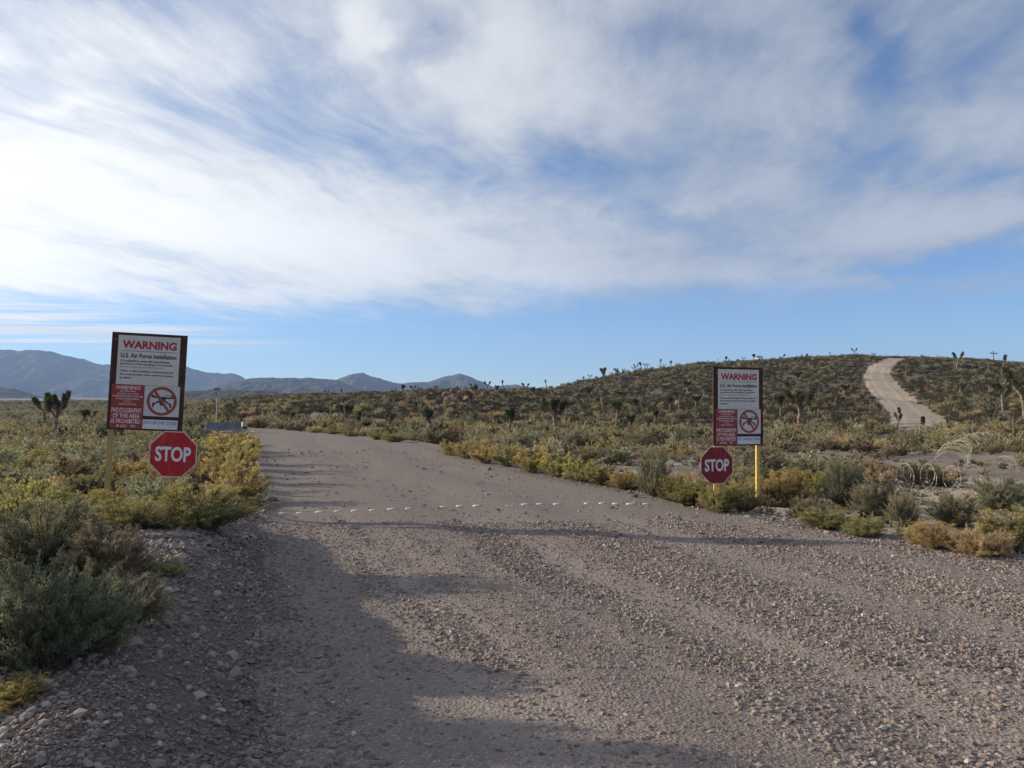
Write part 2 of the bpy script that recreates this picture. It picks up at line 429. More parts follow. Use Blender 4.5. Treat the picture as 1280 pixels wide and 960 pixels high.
M['rock'] = mat('pale_rock', worn((.30, .27, .25), (.44, .40, .37), 5), .9, lambda k: (k.noise(k.node('ShaderNodeTexCoord').outputs['Object'], 9, 6, .7), .7, .02), .2)
M['darkrock'] = mat('grey_rock', worn((.12, .105, .10), (.20, .17, .155), 6), .9, lambda k: (k.noise(k.node('ShaderNodeTexCoord').outputs['Object'], 9, 6, .7), .7, .02), .2)
M['redrock'] = mat('rust_rock', worn((.14, .085, .060), (.24, .155, .11), 1.2), .95, lambda k: (k.noise(k.node('ShaderNodeTexCoord').outputs['Object'], 3, 6, .7), .9, .2), .1)

# ------------------------------------------------------------------ ground sheet
def ground():
    ang_f = np.radians(np.linspace(-39, 39, 640))
    ang_o = np.radians(np.linspace(39, 321, 150)[1:-1])
    ang = np.concatenate([ang_f, ang_o])
    r_ = np.concatenate([[0.02], np.exp(np.linspace(math.log(.6), math.log(6800), 620))])
    A_, Rr = np.meshgrid(ang, r_)
    x, y = Rr * np.sin(A_), Rr * np.cos(A_)
    z = H(x.ravel(), y.ravel()).reshape(x.shape)
    l, rr = XL(y), XR(y)
    inn = sstep(np.minimum(x - l, rr - x), .25, .6) * (y > -39) * (1 - sstep(y, 80, 88))
    z = z - .07 * inn
    for P_, W_, dep in ((HP, HW, .16), (SP, SW, .10)):
        sel = (y > 30) & (y < 330) & (x > -15) & (x < 160)
        dd = seg_dist(x[sel], y[sel], P_[::3].tolist() + [P_[-1].tolist()])
        z[sel] -= dep * (1 - sstep(dd, W_ - 1.2, W_ - .3))
        if dep > .12: z[sel] += .22 * np.exp(-((dd - W_ - .9) / .7) ** 2)
    V = np.stack([x, y, z], 2).reshape(-1, 3)
    nr, nc = x.shape
    i = np.arange(nr - 1)[:, None] * nc; j = np.arange(nc)[None]; j2 = (j + 1) % nc
    F = np.stack([(i + j).ravel(), (i + j2).ravel(), (i + nc + j2).ravel(), (i + nc + j).ravel()], 1)[:, ::-1]
    # soil colours
    xf, yf = V[:, 0], V[:, 1]
    n1 = fbm(xf / 6, yf / 9, 4, 61)[:, None]; n2 = fbm(xf / 1.5, yf / 2.2, 3, 71)[:, None]
    tan = np.array([.27, .225, .185]); grey = np.array([.185, .165, .145]); red = np.array([.27, .155, .11]); grav = np.array([.185, .157, .14]); pale = np.array([.44, .39, .32])
    col_ = grey + (tan - grey) * sstep(n1, .35, .65)
    u_ = 640 + FPX * xf / np.maximum(yf, 1)
    rm = (np.exp(-((u_ - 590) / 120) ** 2) * sstep(yf, 70, 110) * (1 - sstep(yf, 400, 600)))[:, None] * sstep(n1, .2, .42)
    col_ = col_ + (red - col_) * np.clip(rm, 0, .9)
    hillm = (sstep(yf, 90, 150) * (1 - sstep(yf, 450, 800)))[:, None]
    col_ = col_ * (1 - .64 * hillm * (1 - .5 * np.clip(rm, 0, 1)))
    l_, r2 = XL(yf), XR(yf)
    side = np.maximum(l_ - xf, xf - r2)
    gm = (1 - sstep(side, .8, 2.0)) * (yf < 90)
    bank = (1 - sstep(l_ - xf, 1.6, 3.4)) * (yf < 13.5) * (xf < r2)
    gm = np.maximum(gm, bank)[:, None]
    pm = (sstep(xf - r2, .5, 1.2) * (1 - sstep(xf - r2, 12, 20)) * (yf > 4) * (1 - sstep(yf, 28, 44)))[:, None] * sstep(.6 * n1 + .4 * n2, .42, .56)
    col_ = col_ + (pale - col_) * pm * .9
    col_ = col_ + (grav - col_) * gm
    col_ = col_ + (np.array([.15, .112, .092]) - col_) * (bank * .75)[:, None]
    sel = (yf > 60) & (yf < 330) & (xf > 10) & (xf < 160); dd = np.full(len(xf), 99.); dd[sel] = seg_dist(xf[sel], yf[sel], HP[::3].tolist() + [HP[-1].tolist()])
    em = ((1 - sstep(dd, HW - .5, HW + 2.6 * n2[:, 0] + .4)))[:, None]
    col_ = col_ + (np.array([.23, .20, .165]) - col_) * em
    fan = (sstep(yf, 900, 1400))[:, None]
    col_ = col_ + (np.array([.15, .14, .12]) - col_) * fan * .8
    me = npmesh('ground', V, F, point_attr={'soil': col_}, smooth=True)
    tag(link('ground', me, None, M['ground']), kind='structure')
ground()

def main_road():
    ys = np.concatenate([np.linspace(-38, 2, 50), np.linspace(2, 20, 190)[1:], np.exp(np.linspace(math.log(20), math.log(86), 170))[1:]])
    t = np.linspace(-.06, 1.06, 120)
    Y, T = np.meshgrid(ys, t, indexing='ij')
    l, r_ = XL(Y), XR(Y); X = l + (r_ - l) * T
    e = np.minimum(X - l, r_ - X) + .5 * (fbm(X * 1.7, Y * 1.7, 3, 77) - .5)
    z = H(X.ravel(), Y.ravel()).reshape(X.shape) + .035 * sstep(e, -.35, .25) - .03
    z = z + .004
    me = npmesh('road', np.stack([X, Y, z], 2).reshape(-1, 3), grid_faces(len(ys), len(t))[:, ::-1], smooth=True)
    tag(link('road', me, None, M['road']), kind='structure')
main_road()
def strip(name, P, W, lift, n=14):
    d_ = np.gradient(P, axis=0); nrm = np.stack([d_[:, 1], -d_[:, 0]], 1) / np.hypot(d_[:, 0], d_[:, 1])[:, None]
    t = np.linspace(-1, 1, n)
    X = P[:, 0][:, None] + nrm[:, 0][:, None] * t * W; Y = P[:, 1][:, None] + nrm[:, 1][:, None] * t * W
    zc = H(P[:, 0], P[:, 1])
    ze = H(X.ravel(), Y.ravel()).reshape(X.shape)
    Z = .5 * ze + .5 * zc[:, None] * 1 if name == 'hill_road' else ze
    en = (fbm(X * .9, Y * .9, 3, 140) - .5) * .45
    Z = np.where(np.abs(t)[None] > .8, ze, Z) + lift * (1 - sstep(np.abs(t)[None] + en, .72, 1.0)) - .05
    rut = np.exp(-((np.abs(t) - .38) / .13) ** 2)[None] * np.ones((len(P), 1))
    me = npmesh(name, np.stack([X, Y, Z], 2).reshape(-1, 3), grid_faces(len(P), n), point_attr={'rut': rut.ravel()}, smooth=True)
    tag(link(name, me, None, M['track']), kind='structure')
strip('hill_road', smooth_path(HILL, 220), HW, .10, 17)
strip('side_track', smooth_path(SIDE, 160), SW, .06)

# ------------------------------------------------------------------ mountains
def ridge(name, pts, D, depth, m_, base_v=503, rough=.16, seed=1):
    pts = np.array(pts, float); n = 420
    us = np.linspace(pts[0, 0], pts[-1, 0], n); vs = np.interp(us, pts[:, 0], pts[:, 1])
    k = np.hanning(9); k /= k.sum(); vs = np.convolve(np.pad(vs, 4, mode='edge'), k, 'valid')
    vs += (fbm(us / 9., us * 0, 4, seed) - .5) * 2.6
    T = np.linspace(-1, 1, 90)
    hs = np.maximum((base_v - vs) / FPX * D, 0)
    U, TT_ = np.meshgrid(us, T)
    Y = D + TT_ * depth; X = (U - 640) / FPX * (D + TT_ * depth * .55)
    prof = np.clip(1 - np.abs(TT_), 0, 1) ** .85
    z0 = CH - (base_v - V0) / FPX * D
    rn = 1 - np.abs(fbm(X / (D * .035), Y / (D * .09), 5, seed + 5, .55) - .5) * 2
    Z = z0 + hs[None] * (prof - (1 - rn) * rough * 3 * np.sqrt(np.clip(prof * (1 - prof) * 4, 0, 1))) - 18 * (D / 3000)*(1 - np.clip(prof * 6, 0, 1))
    me = npmesh(name, np.stack([X, Y, Z], 2).reshape(-1, 3), grid_faces(len(T), n), smooth=True)
    tag(link(name, me, None, m_), kind='structure')
M['mtn'] = mat('mountain_scrub', lambda k: k.mix(k.rng(k.noise(pos(k), .012, 6, .62), .4, .62), (.040, .038, .034), (.085, .075, .064)), 1.0, lambda k: (k.noise(pos(k), .02, 6, .65), 1.0, 30), .05)
M['mtn_dark'] = mat('dark_wooded_ridge', lambda k: k.mix(k.rng(k.noise(pos(k), .05, 6, .62), .4, .62), (.045, .045, .032), (.085, .078, .055)), 1.0, lambda k: (k.noise(pos(k), .06, 6, .65), 1.0, 8), .05)
ridge('mountain', [(-700, 470), (-500, 440), (-300, 425), (-150, 440), (0, 437), (25, 437), (70, 438), (95, 445), (117, 453), (137, 455), (228, 455), (245, 461), (262, 466), (294, 465), (303, 470), (312, 478), (330, 490), (360, 503)], 4600, 900, M['mtn'], 500, seed=3)
ridge('mountain', [(120, 502), (200, 496), (262, 486), (290, 477), (318, 471.5), (390, 472), (412, 473), (428, 476), (445, 484), (470, 493), (500, 503)], 2900, 600, M['mtn'], 500, seed=11)
ridge('mountain', [(380, 500), (410, 480), (428, 471), (441, 467), (455, 464), (468, 470), (480, 475), (502, 478), (520, 477.5), (537, 477), (553, 471), (574, 466), (590, 471), (602, 477), (616, 483), (630, 481), (643, 480), (655, 483), (675, 487), (700, 490), (760, 497), (830, 503)], 3700, 700, M['mtn'], 500, seed=19)
ridge('mountain', [(-300, 500), (-100, 488), (0, 482), (20, 486), (45, 495), (75, 502)], 2100, 300, M['mtn'], 501, seed=23)
ridge('ridge', [(40, 504), (75, 501), (110, 500), (140, 501), (180, 497), (230, 489), (270, 487.5), (320, 488), (350, 490), (372, 495), (400, 500), (440, 504)], 1150, 200, M['mtn_dark'], 504, seed=29)
ridge('ridge', [(-500, 500), (-200, 500), (0, 500), (60, 501), (85, 499.5), (105, 499), (150, 500), (190, 502), (225, 506)], 620, 130, M['mtn_dark'], 507, seed=31)

# ------------------------------------------------------------------ air
def haze():
    X, Y0, Y1, Z0, Z1 = 6900, -6900, 6900, -130, 420
    V = [(sx_ * X, y_, z_) for z_ in (Z0, Z1) for y_ in (Y0, Y1) for sx_ in (-1, 1)]
    F = [(0, 2, 3, 1), (4, 5, 7, 6), (0, 1, 5, 4), (2, 6, 7, 3), (0, 4, 6, 2), (1, 3, 7, 5)]
    me = bpy.data.meshes.new('haze'); me.from_pydata(V, [], F)
    m_ = bpy.data.materials.new('haze_air'); m_.use_nodes = True; k = NT(m_.node_tree); k.n.clear()
    p_ = k.node('ShaderNodeVolumePrincipled'); p_.inputs['Color'].default_value = (.36, .57, 1, 1); p_.inputs['Density'].default_value = 1.15e-4
    p_.inputs['Anisotropy'].default_value = 0.1
    o_ = k.node('ShaderNodeOutputMaterial'); k.l.new(p_.outputs[0], o_.inputs['Volume'])
    tag(link('haze', me, None, m_), kind='stuff')
haze()

# ------------------------------------------------------------------ plants: geometry
def rot_frames(D_):
    """two unit vectors perpendicular to each direction"""
    up = np.where(np.abs(D_[:, 2:3]) > .9, np.array([[1., 0, 0]]), np.array([[0, 0, 1.]]))
    a_ = np.cross(D_, up); a_ /= np.linalg.norm(a_, axis=1)[:, None] + 1e-9
    return a_, np.cross(D_, a_)
def blades(P, D_, L, W, g, twist=True):
    """diamond-shaped leaves: base P, direction D_, length L, width W"""
    n = len(P); a_, b_ = rot_frames(D_)
    th = g.uniform(0, math.pi, n)[:, None] if twist else np.zeros((n, 1))
    s_ = a_ * np.cos(th) + b_ * np.sin(th)
    L = np.broadcast_to(L, n)[:, None]; W = np.broadcast_to(W, n)[:, None]
    V = np.stack([P, P + D_ * L * .55 + s_ * W * .5, P + D_ * L, P + D_ * L * .55 - s_ * W * .5], 1).reshape(-1, 3)
    return V, np.arange(n * 4).reshape(-1, 4)
def tubes(paths, radii, sides=4):
    """paths (n,m,3), radii (n,m)"""
    n, m_, _ = paths.shape
    T = np.gradient(paths, axis=1); T /= np.linalg.norm(T, axis=2)[:, :, None] + 1e-9
    a_, b_ = rot_frames(T.reshape(-1, 3)); a_ = a_.reshape(n, m_, 3); b_ = b_.reshape(n, m_, 3)
    ang = np.arange(sides) * 2 * math.pi / sides
    V = paths[:, :, None] + radii[:, :, None, None] * (a_[:, :, None] * np.cos(ang)[None, None, :, None] + b_[:, :, None] * np.sin(ang)[None, None, :, None])
    idx = np.arange(n * m_ * sides).reshape(n, m_, sides)
    i0, i1 = idx[:, :-1], idx[:, 1:]
    F = np.stack([i0, np.roll(i0, -1, 2), np.roll(i1, -1, 2), i1], 3).reshape(-1, 4)
    return V.reshape(-1, 3), F
class Bag:
    def __init__(s): s.V = []; s.F = []; s.t = []; s.n = 0
    def add(s, V, F, tint):
        s.V.append(V); s.F.append(F + s.n); s.n += len(V); s.t.append(np.broadcast_to(tint, len(F)))
    def arr(s): return np.concatenate(s.V), np.concatenate(s.F), np.concatenate(s.t)
    def mesh(s, name):
        V, F, t = s.arr(); return npmesh(name, V, F, face_attr={'tint': t})
def merged(name, bags):
    V, F, T, Mi = [], [], [], []; o_ = 0
    for i, b_ in enumerate(bags):
        v, f, t = b_.arr(); V.append(v); F.append(f + o_); o_ += len(v); T.append(t); Mi.append(np.full(len(f), i))
    return npmesh(name, np.concatenate(V), np.concatenate(F), np.concatenate(Mi), {'tint': np.concatenate(T)})
def bush(seed, nb=40, nt=7, nl=30, ll=.045, lw=.011, height=.72, upright=.5, flowers=0, fsize=.012, lumpy=.25, twig=.16):
    """shrub of unit width standing on z=0: bags for stems, leaves and flowers"""
    g = np.random.default_rng(seed)
    az = g.uniform(0, 2 * math.pi, nb); rr = np.sqrt(g.uniform(0.02, 1, nb))
    lob = 1 - lumpy + lumpy * (np.sin(az * 3 + g.uniform(0, 6)) + np.sin(az * 5 + g.uniform(0, 6))) * .5 + g.uniform(-.12, .12, nb)
    el = (1 - rr) * 1.40 + .06
    tip = np.stack([np.cos(az) * np.cos(el * .9) * .5 * lob, np.sin(az) * np.cos(el * .9) * .5 * lob, height * (.13 + .87 * np.sin(np.clip(el, 0, 1.5))) * (0.82 + .3 * g.random(nb)) * (.8 + .2 * lob)], 1)
    base = np.stack([g.normal(0, .035, nb), g.normal(0, .035, nb), np.full(nb, -.05)], 1)
    s = np.linspace(0, 1, 6)[None, :, None]
    bend = tip * np.array([[.55, .55, .28]]) if upright < .5 else tip * np.array([[.35, .35, .55]])
    path = base[:, None] * (1 - s) ** 2 + 2 * bend[:, None] * s * (1 - s) + tip[:, None] * s ** 2
    path[:, 1:-1] += g.normal(0, .012, (nb, 4, 3))
    rad = np.linspace(.011, .003, 6)[None] * g.uniform(.7, 1.3, (nb, 1))
    st = Bag(); v, f = tubes(path, rad, 3); st.add(v, f, .5)
    lv = Bag(); fl = Bag()
    # twigs off the outer part of each branch
    tt = g.uniform(.28, 1.0, (nb, nt)); tt[:, 0] = 1.0
    k = np.clip((tt * 5).astype(int), 0, 4); fr = tt * 5 - k
    bi = np.arange(nb)[:, None]
    P = path[bi, k] * (1 - fr[..., None]) + path[bi, k + 1] * fr[..., None]
    T = path[bi, k + 1] - path[bi, k]; T /= np.linalg.norm(T, axis=2)[..., None] + 1e-9
    out = P.copy(); out[..., 2] = 0; out /= np.linalg.norm(out, axis=2)[..., None] + 1e-6
    Dt = T * .5 + out * (.55 - upright * .35) + np.array([0, 0, upright * 1.1]) + g.normal(0, .33, P.shape)
    Dt /= np.linalg.norm(Dt, axis=2)[..., None]
    P = P.reshape(-1, 3); Dt = Dt.reshape(-1, 3); nT = len(P)
    Lt = twig * g.uniform(.5, 1.2, nT)
    tp = P[:, None] + Dt[:, None] * Lt[:, None, None] * np.linspace(0, 1, 3)[None, :, None]
    v, f = tubes(tp, np.linspace(.004, .0015, 3)[None] * np.ones((nT, 1)), 3); st.add(v, f, .5)
    ttint = np.clip(g.normal(.5, .22, nT), 0, 1)
    q_ = g.random((nT, nl)) ** .8
    LP = (P[:, None] + Dt[:, None] * (Lt[:, None] * q_)[..., None] + g.normal(0, .010, (nT, nl, 3))).reshape(-1, 3)
    LD_ = Dt[:, None] * .9 + g.normal(0, .55, (nT, nl, 3)) + np.array([0, 0, .35]); LD_ = LD_.reshape(-1, 3); LD_ /= np.linalg.norm(LD_, axis=1)[:, None]
    n = len(LP)
    v, f = blades(LP, LD_, ll * g.uniform(.5, 1.3, n), lw * g.uniform(.7, 1.3, n), g)
    lv.add(v, f, np.clip(np.repeat(ttint, nl) + g.normal(0, .12, n), 0, 1))
    if flowers:
        tips = P + Dt * Lt[:, None]
        hz = tips[:, 2] / (tips[:, 2].max() + 1e-6); rad_ = np.hypot(tips[:, 0], tips[:, 1])
        keep = (hz + rad_ * .8 + g.normal(0, .14, nT)) > .72
        tips = tips[keep]; nf = len(tips)
        FP = (tips[:, None] + g.normal(0, 1, (nf, flowers, 3)) * np.array([.020, .020, .010])).reshape(-1, 3)
        FD = g.normal(0, .7, FP.shape) + np.array([0, 0, .8]); FD /= np.linalg.norm(FD, axis=1)[:, None]
        n = len(FP); v, f = blades(FP, FD, fsize * g.uniform(.8, 1.6, n), fsize * .8, g)
        tn = np.clip(np.repeat(g.normal(.5, .25, nf), flowers) + g.normal(0, .1, n), 0, 1)
        fl.add(v, f, tn)
    else: fl = None
    return st, lv, fl
KINDS = {
 'sage':   dict(cat='shrub', name='sagebrush', leafm='sage', par=dict(height=.72, upright=.55, ll=.05, lw=.012, lumpy=.3)),
 'tall':   dict(cat='shrub', name='tall_sagebrush', leafm='sage', par=dict(height=1.0, upright=.85, ll=.05, lw=.011, lumpy=.35, twig=.22)),
 'rabbit': dict(cat='shrub', name='rabbitbrush', leafm='rabbit', par=dict(height=.66, upright=.7, ll=.055, lw=.008, lumpy=.22, flowers=14)),
 'dry':    dict(cat='shrub', name='dry_shrub', leafm='straw', par=dict(height=.6, upright=.7, ll=.06, lw=.007, lumpy=.2)),
 'black':  dict(cat='shrub', name='blackbrush', leafm='black', par=dict(height=.55, upright=.4, ll=.04, lw=.012, lumpy=.35)),
}
LOD = {'hi': dict(nb=110, nt=11, nl=46), 'mid': dict(nb=44, nt=8, nl=22), 'lo': dict(nb=22, nt=5, nl=12)}
PROTO = {}
def proto(kind, lod, i):
    key = (kind, lod, i)
    if key in PROTO: return PROTO[key]
    K = KINDS[kind]; par = dict(K['par']); par.update(LOD[lod])
    if lod == 'hi': par['ll'] *= .46; par['lw'] *= .62; par['fsize'] = .009
    if lod == 'lo': par['ll'] *= 1.7; par['lw'] *= 2.3; par['fsize'] = .03; par['flowers'] = 6 if par.get('flowers') else 0
    elif lod == 'mid': par['ll'] *= 1.05; par['lw'] *= 1.25; par['fsize'] = .018
    st, lv, fl = bush(hash_(kind) * 10 + i * 3 + len(lod), **par)
    mats = [M['wood'], M[K['leafm']]] + ([M['flower']] if fl else [])
    if lod == 'lo':
        me = merged(K['name'], [b_ for b_ in (st, lv, fl) if b_]); [me.materials.append(m_) for m_ in mats]
        PROTO[key] = [('all', me)]
    else:
        r_ = [('stems', st.mesh('stems')), ('foliage', lv.mesh('foliage'))] + ([('flowers', fl.mesh('flowers'))] if fl else [])
        for (n_, me), m_ in zip(r_, mats): me.materials.append(m_)
        PROTO[key] = r_
    return PROTO[key]
def hash_(s): return sum(ord(c) * (i + 1) for i, c in enumerate(s))
TAKEN = []                                   # (x, y, radius) of every plant placed so far
def shrub(kind, x, y, wid, hgt, lod, i=None, label='', group=None, cat='shrub', lean=0.0, z=None):
    K = KINDS[kind]; i = random.randrange(3) if i is None else i
    parts = proto(kind, lod, i)
    z = Hs(x, y) if z is None else z
    hs = hgt / (K['par']['height'] * 1.05)
    if parts[0][0] == 'all':
        r_ = link(K['name'], parts[0][1])
    else:
        r_ = empty(K['name'])
        for n_, me in parts: link(n_, me, r_)
    r_.location = (x, y, z - .02); r_.rotation_euler = (lean, 0, random.uniform(0, 6.28)); r_.scale = (wid, wid, hs)
    tag(r_, label, cat, group); TAKEN.append((x, y, wid * .5))
    return r_

SHRUBS = [  # u, v of the base, width px, height px, kind, lod, label
 (22, 850, 175, 150, 'sage', 'hi', 'dark-bottomed grey-green sagebrush lowest at the near left edge'),
 (98, 828, 140, 106, 'sage', 'hi', 'rounded grey-green sagebrush nearest the foot of the gravel bank'),
 (148, 782, 105, 70, 'sage', 'hi', 'olive sagebrush leaning over the crest of the gravel bank'),
 (38, 752, 170, 108, 'sage', 'hi', 'wide pale grey-green sagebrush at the left edge in the middle of the clump'),
 (118, 738, 120, 76, 'sage', 'hi', 'pale sagebrush in the middle of the clump beside the gravel bank'),
 (60, 700, 130, 68, 'sage', 'hi', 'highest pale sagebrush at the back of the left clump'),
 (8, 885, 95, 34, 'rabbit', 'hi', 'tiny low yellow-flowered plant at the bottom left corner beside pale stones'),
 (205, 722, 46, 24, 'rabbit', 'mid', 'small yellow tuft growing alone on the crest of the gravel bank'),
 (243, 662, 122, 56, 'rabbit', 'hi', 'wide bright yellow rabbitbrush right below the left stop sign'),
 (158, 668, 90, 46, 'rabbit', 'hi', 'yellow rabbitbrush in front of the left yellow sign post'),
 (75, 662, 120, 50, 'rabbit', 'hi', 'olive-yellow rabbitbrush left of the left yellow sign post'),
 (8, 668, 120, 70, 'rabbit', 'mid', 'dull yellow rabbitbrush cut by the left edge behind the largest bush'),
 (292, 633, 66, 52, 'rabbit', 'mid', 'dark-based rabbitbrush overhanging the washed-out road edge'),
 (266, 618, 66, 42, 'rabbit', 'mid', 'yellow rabbitbrush directly right of the left stop sign'),
 (296, 606, 50, 46, 'rabbit', 'mid', 'yellow rabbitbrush second along the left road edge from the washout'),
 (283, 592, 66, 44, 'rabbit', 'mid', 'yellow rabbitbrush third along the left road edge from the washout'),
 (300, 582, 46, 36, 'rabbit', 'mid', 'yellow rabbitbrush fourth along the left road edge from the washout'),
 (282, 573, 60, 34, 'rabbit', 'mid', 'yellow rabbitbrush fifth along the left road edge from the washout'),
 (303, 566, 38, 20, 'rabbit', 'mid', 'yellow rabbitbrush sixth along the left road edge from the washout'),
 (284, 561, 52, 15, 'rabbit', 'mid', 'yellow rabbitbrush in front of the concrete barrier'),
 (306, 557, 30, 11, 'rabbit', 'mid', 'small yellow rabbitbrush at the right end of the concrete barrier'),
 (262, 562, 44, 16, 'rabbit', 'mid', 'yellow rabbitbrush in front of the left end of the concrete barrier'),
 (250, 586, 60, 40, 'sage', 'mid', 'grey-green sagebrush just right of the left stop sign, further off'),
 (238, 560, 50, 26, 'sage', 'mid', 'pale grey sagebrush left of the concrete barrier'),
 (185, 632, 60, 38, 'sage', 'mid', 'dark sagebrush behind the left stop sign post'),
 (112, 632, 70, 38, 'black', 'mid', 'dark brown dead-looking bush beside the left yellow sign post'),
 (150, 612, 70, 38, 'rabbit', 'mid', 'pale yellow rabbitbrush between the two left sign posts'),
 (60, 612, 90, 44, 'sage', 'mid', 'wide pale sagebrush left of the left warning board post'),
 (15, 622, 80, 44, 'sage', 'mid', 'grey sagebrush at the left edge level with the stop sign'),
 (100, 590, 70, 34, 'sage', 'mid', 'pale sagebrush behind the wide one left of the warning board post'),
 (150, 585, 60, 28, 'sage', 'mid', 'grey-green sagebrush below the left warning board'),
 (20, 548, 16, 16, 'tall', 'mid', 'dark upright conifer-like bush on the left plain'),
 (1059, 636, 54, 60, 'tall', 'hi', 'tall feathery grey-green sagebrush right of the right yellow post'),
 (1108, 650, 66, 50, 'tall', 'hi', 'upright sagebrush just right of the tall feathery one'),
 (1134, 660, 46, 48, 'tall', 'hi', 'bare-stemmed grey bush leaning left in front of the front wire coil'),
 (1085, 642, 40, 40, 'tall', 'hi', 'narrow sagebrush between the two upright ones'),
 (1012, 652, 46, 30, 'dry', 'hi', 'dry tan bush beside the pale sand patch'),
 (1042, 664, 64, 30, 'rabbit', 'hi', 'low dark green and yellow rabbitbrush on the right road edge'),
 (1085, 673, 46, 28, 'rabbit', 'hi', 'small olive rabbitbrush at the right end of the low dark one'),
 (985, 630, 66, 40, 'rabbit', 'hi', 'drooping yellow-green rabbitbrush right of the right yellow post'),
 (1022, 622, 50, 34, 'rabbit', 'mid', 'yellow-green rabbitbrush behind the tall feathery sagebrush'),
 (1175, 688, 64, 36, 'rabbit', 'hi', 'straw-yellow rabbitbrush on the right road edge below the front wire coil'),
 (1205, 662, 64, 44, 'sage', 'hi', 'grey sagebrush behind the straw-yellow rabbitbrush'),
 (1238, 698, 74, 36, 'dry', 'hi', 'straw coloured grassy bush on the right road edge'),
 (1268, 690, 64, 54, 'rabbit', 'hi', 'golden rabbitbrush at the right edge of the photo'),
 (1262, 640, 70, 46, 'sage', 'hi', 'green sagebrush at the right edge beside the wire loop'),
 (1185, 610, 60, 32, 'sage', 'mid', 'dark sagebrush behind the front wire coil'),
 (1150, 608, 50, 36, 'sage', 'mid', 'olive sagebrush left of the dark one behind the front wire coil'),
 (820, 622, 48, 62, 'tall', 'hi', 'tall pale yellow-green bush at the road edge left of the right stop sign'),
 (868, 634, 54, 34, 'rabbit', 'hi', 'yellow rabbitbrush left below the right stop sign'),
 (898, 642, 44, 34, 'rabbit', 'hi', 'olive rabbitbrush at the foot of the stop sign post'),
 (932, 640, 42, 42, 'rabbit', 'hi', 'pale straw rabbitbrush between the two right sign posts'),
 (960, 634, 40, 40, 'rabbit', 'hi', 'brownish rabbitbrush behind the right yellow post'),
 (845, 628, 34, 34, 'rabbit', 'hi', 'green rabbitbrush right of the tall roadside bush'),
 (785, 613, 44, 26, 'rabbit', 'hi', 'yellow rabbitbrush left of the tall roadside bush'),
 (757, 608, 46, 28, 'rabbit', 'mid', 'second yellow rabbitbrush left of the tall roadside bush'),
 (727, 603, 46, 30, 'rabbit', 'mid', 'third yellow rabbitbrush left of the tall roadside bush'),
 (697, 597, 48, 32, 'rabbit', 'mid', 'fourth yellow rabbitbrush left of the tall roadside bush'),
 (665, 592, 50, 32, 'rabbit', 'mid', 'fifth yellow rabbitbrush left of the tall roadside bush'),
 (635, 584, 42, 28, 'rabbit', 'mid', 'sixth yellow rabbitbrush left of the tall roadside bush'),
 (608, 580, 38, 24, 'rabbit', 'mid', 'seventh yellow rabbitbrush left of the tall roadside bush'),
 (583, 574, 34, 20, 'rabbit', 'mid', 'eighth yellow rabbitbrush left of the tall roadside bush'),
 (562, 570, 30, 18, 'rabbit', 'mid', 'ninth yellow rabbitbrush, where the side track meets the road'),
 (492, 553, 34, 12, 'rabbit', 'mid', 'dark green bush at the corner of the side track'),
 (470, 550, 26, 10, 'rabbit', 'mid', 'low yellow bush at the far corner of the side track'),
 (440, 546, 22, 8, 'rabbit', 'mid', 'low yellow bush on the far road edge, second from the side track'),
 (415, 543, 22, 8, 'rabbit', 'mid', 'low yellow bush on the far road edge, third from the side track'),
 (392, 541, 20, 7, 'rabbit', 'mid', 'low yellow bush on the far road edge, fourth from the side track'),
 (1058, 562, 30, 18, 'dry', 'mid', 'pale straw bush on the flat at the foot of the hill'),
 (878, 578, 20, 12, 'rabbit', 'mid', 'small yellow bush on the grey gravel flat behind the right sign'),
 (735, 580, 44, 26, 'sage', 'mid', 'grey bush on the gravel flat behind the roadside row'),
 (775, 578, 40, 22, 'sage', 'mid', 'grey-green bush next to the first on the gravel flat'),
]
SHGROUP = {'sage': 'sagebrush near the road', 'tall': 'tall sagebrush near the road', 'rabbit': 'rabbitbrush near the road', 'dry': 'dry straw bushes', 'black': 'dark bushes'}
for (u, v, wp, hp, kd, lod, lab) in SHRUBS:
    x, y, z = hit(u, v)
    s = y / FPX
    lowr = .98 if (u < 180 and v > 640) else 1.0
    shrub(kd, x, y + wp * s * .25, wp * s * 1.12 * (.9 + .1 * (lowr == 1)), hp * s * lowr, lod, None, lab, SHGROUP[kd])
# unseen bushes added left of the frame to throw the near road's long shade
shrub('sage', -5.0, 5.35, 2.2, 1.75, 'hi', 0, 'very tall sagebrush beyond the left edge of the photo', SHGROUP['sage'])
shrub('sage', -6.7, 5.95, 2.2, 1.9, 'hi', 1, 'second very tall sagebrush beyond the left edge of the photo', SHGROUP['sage'])

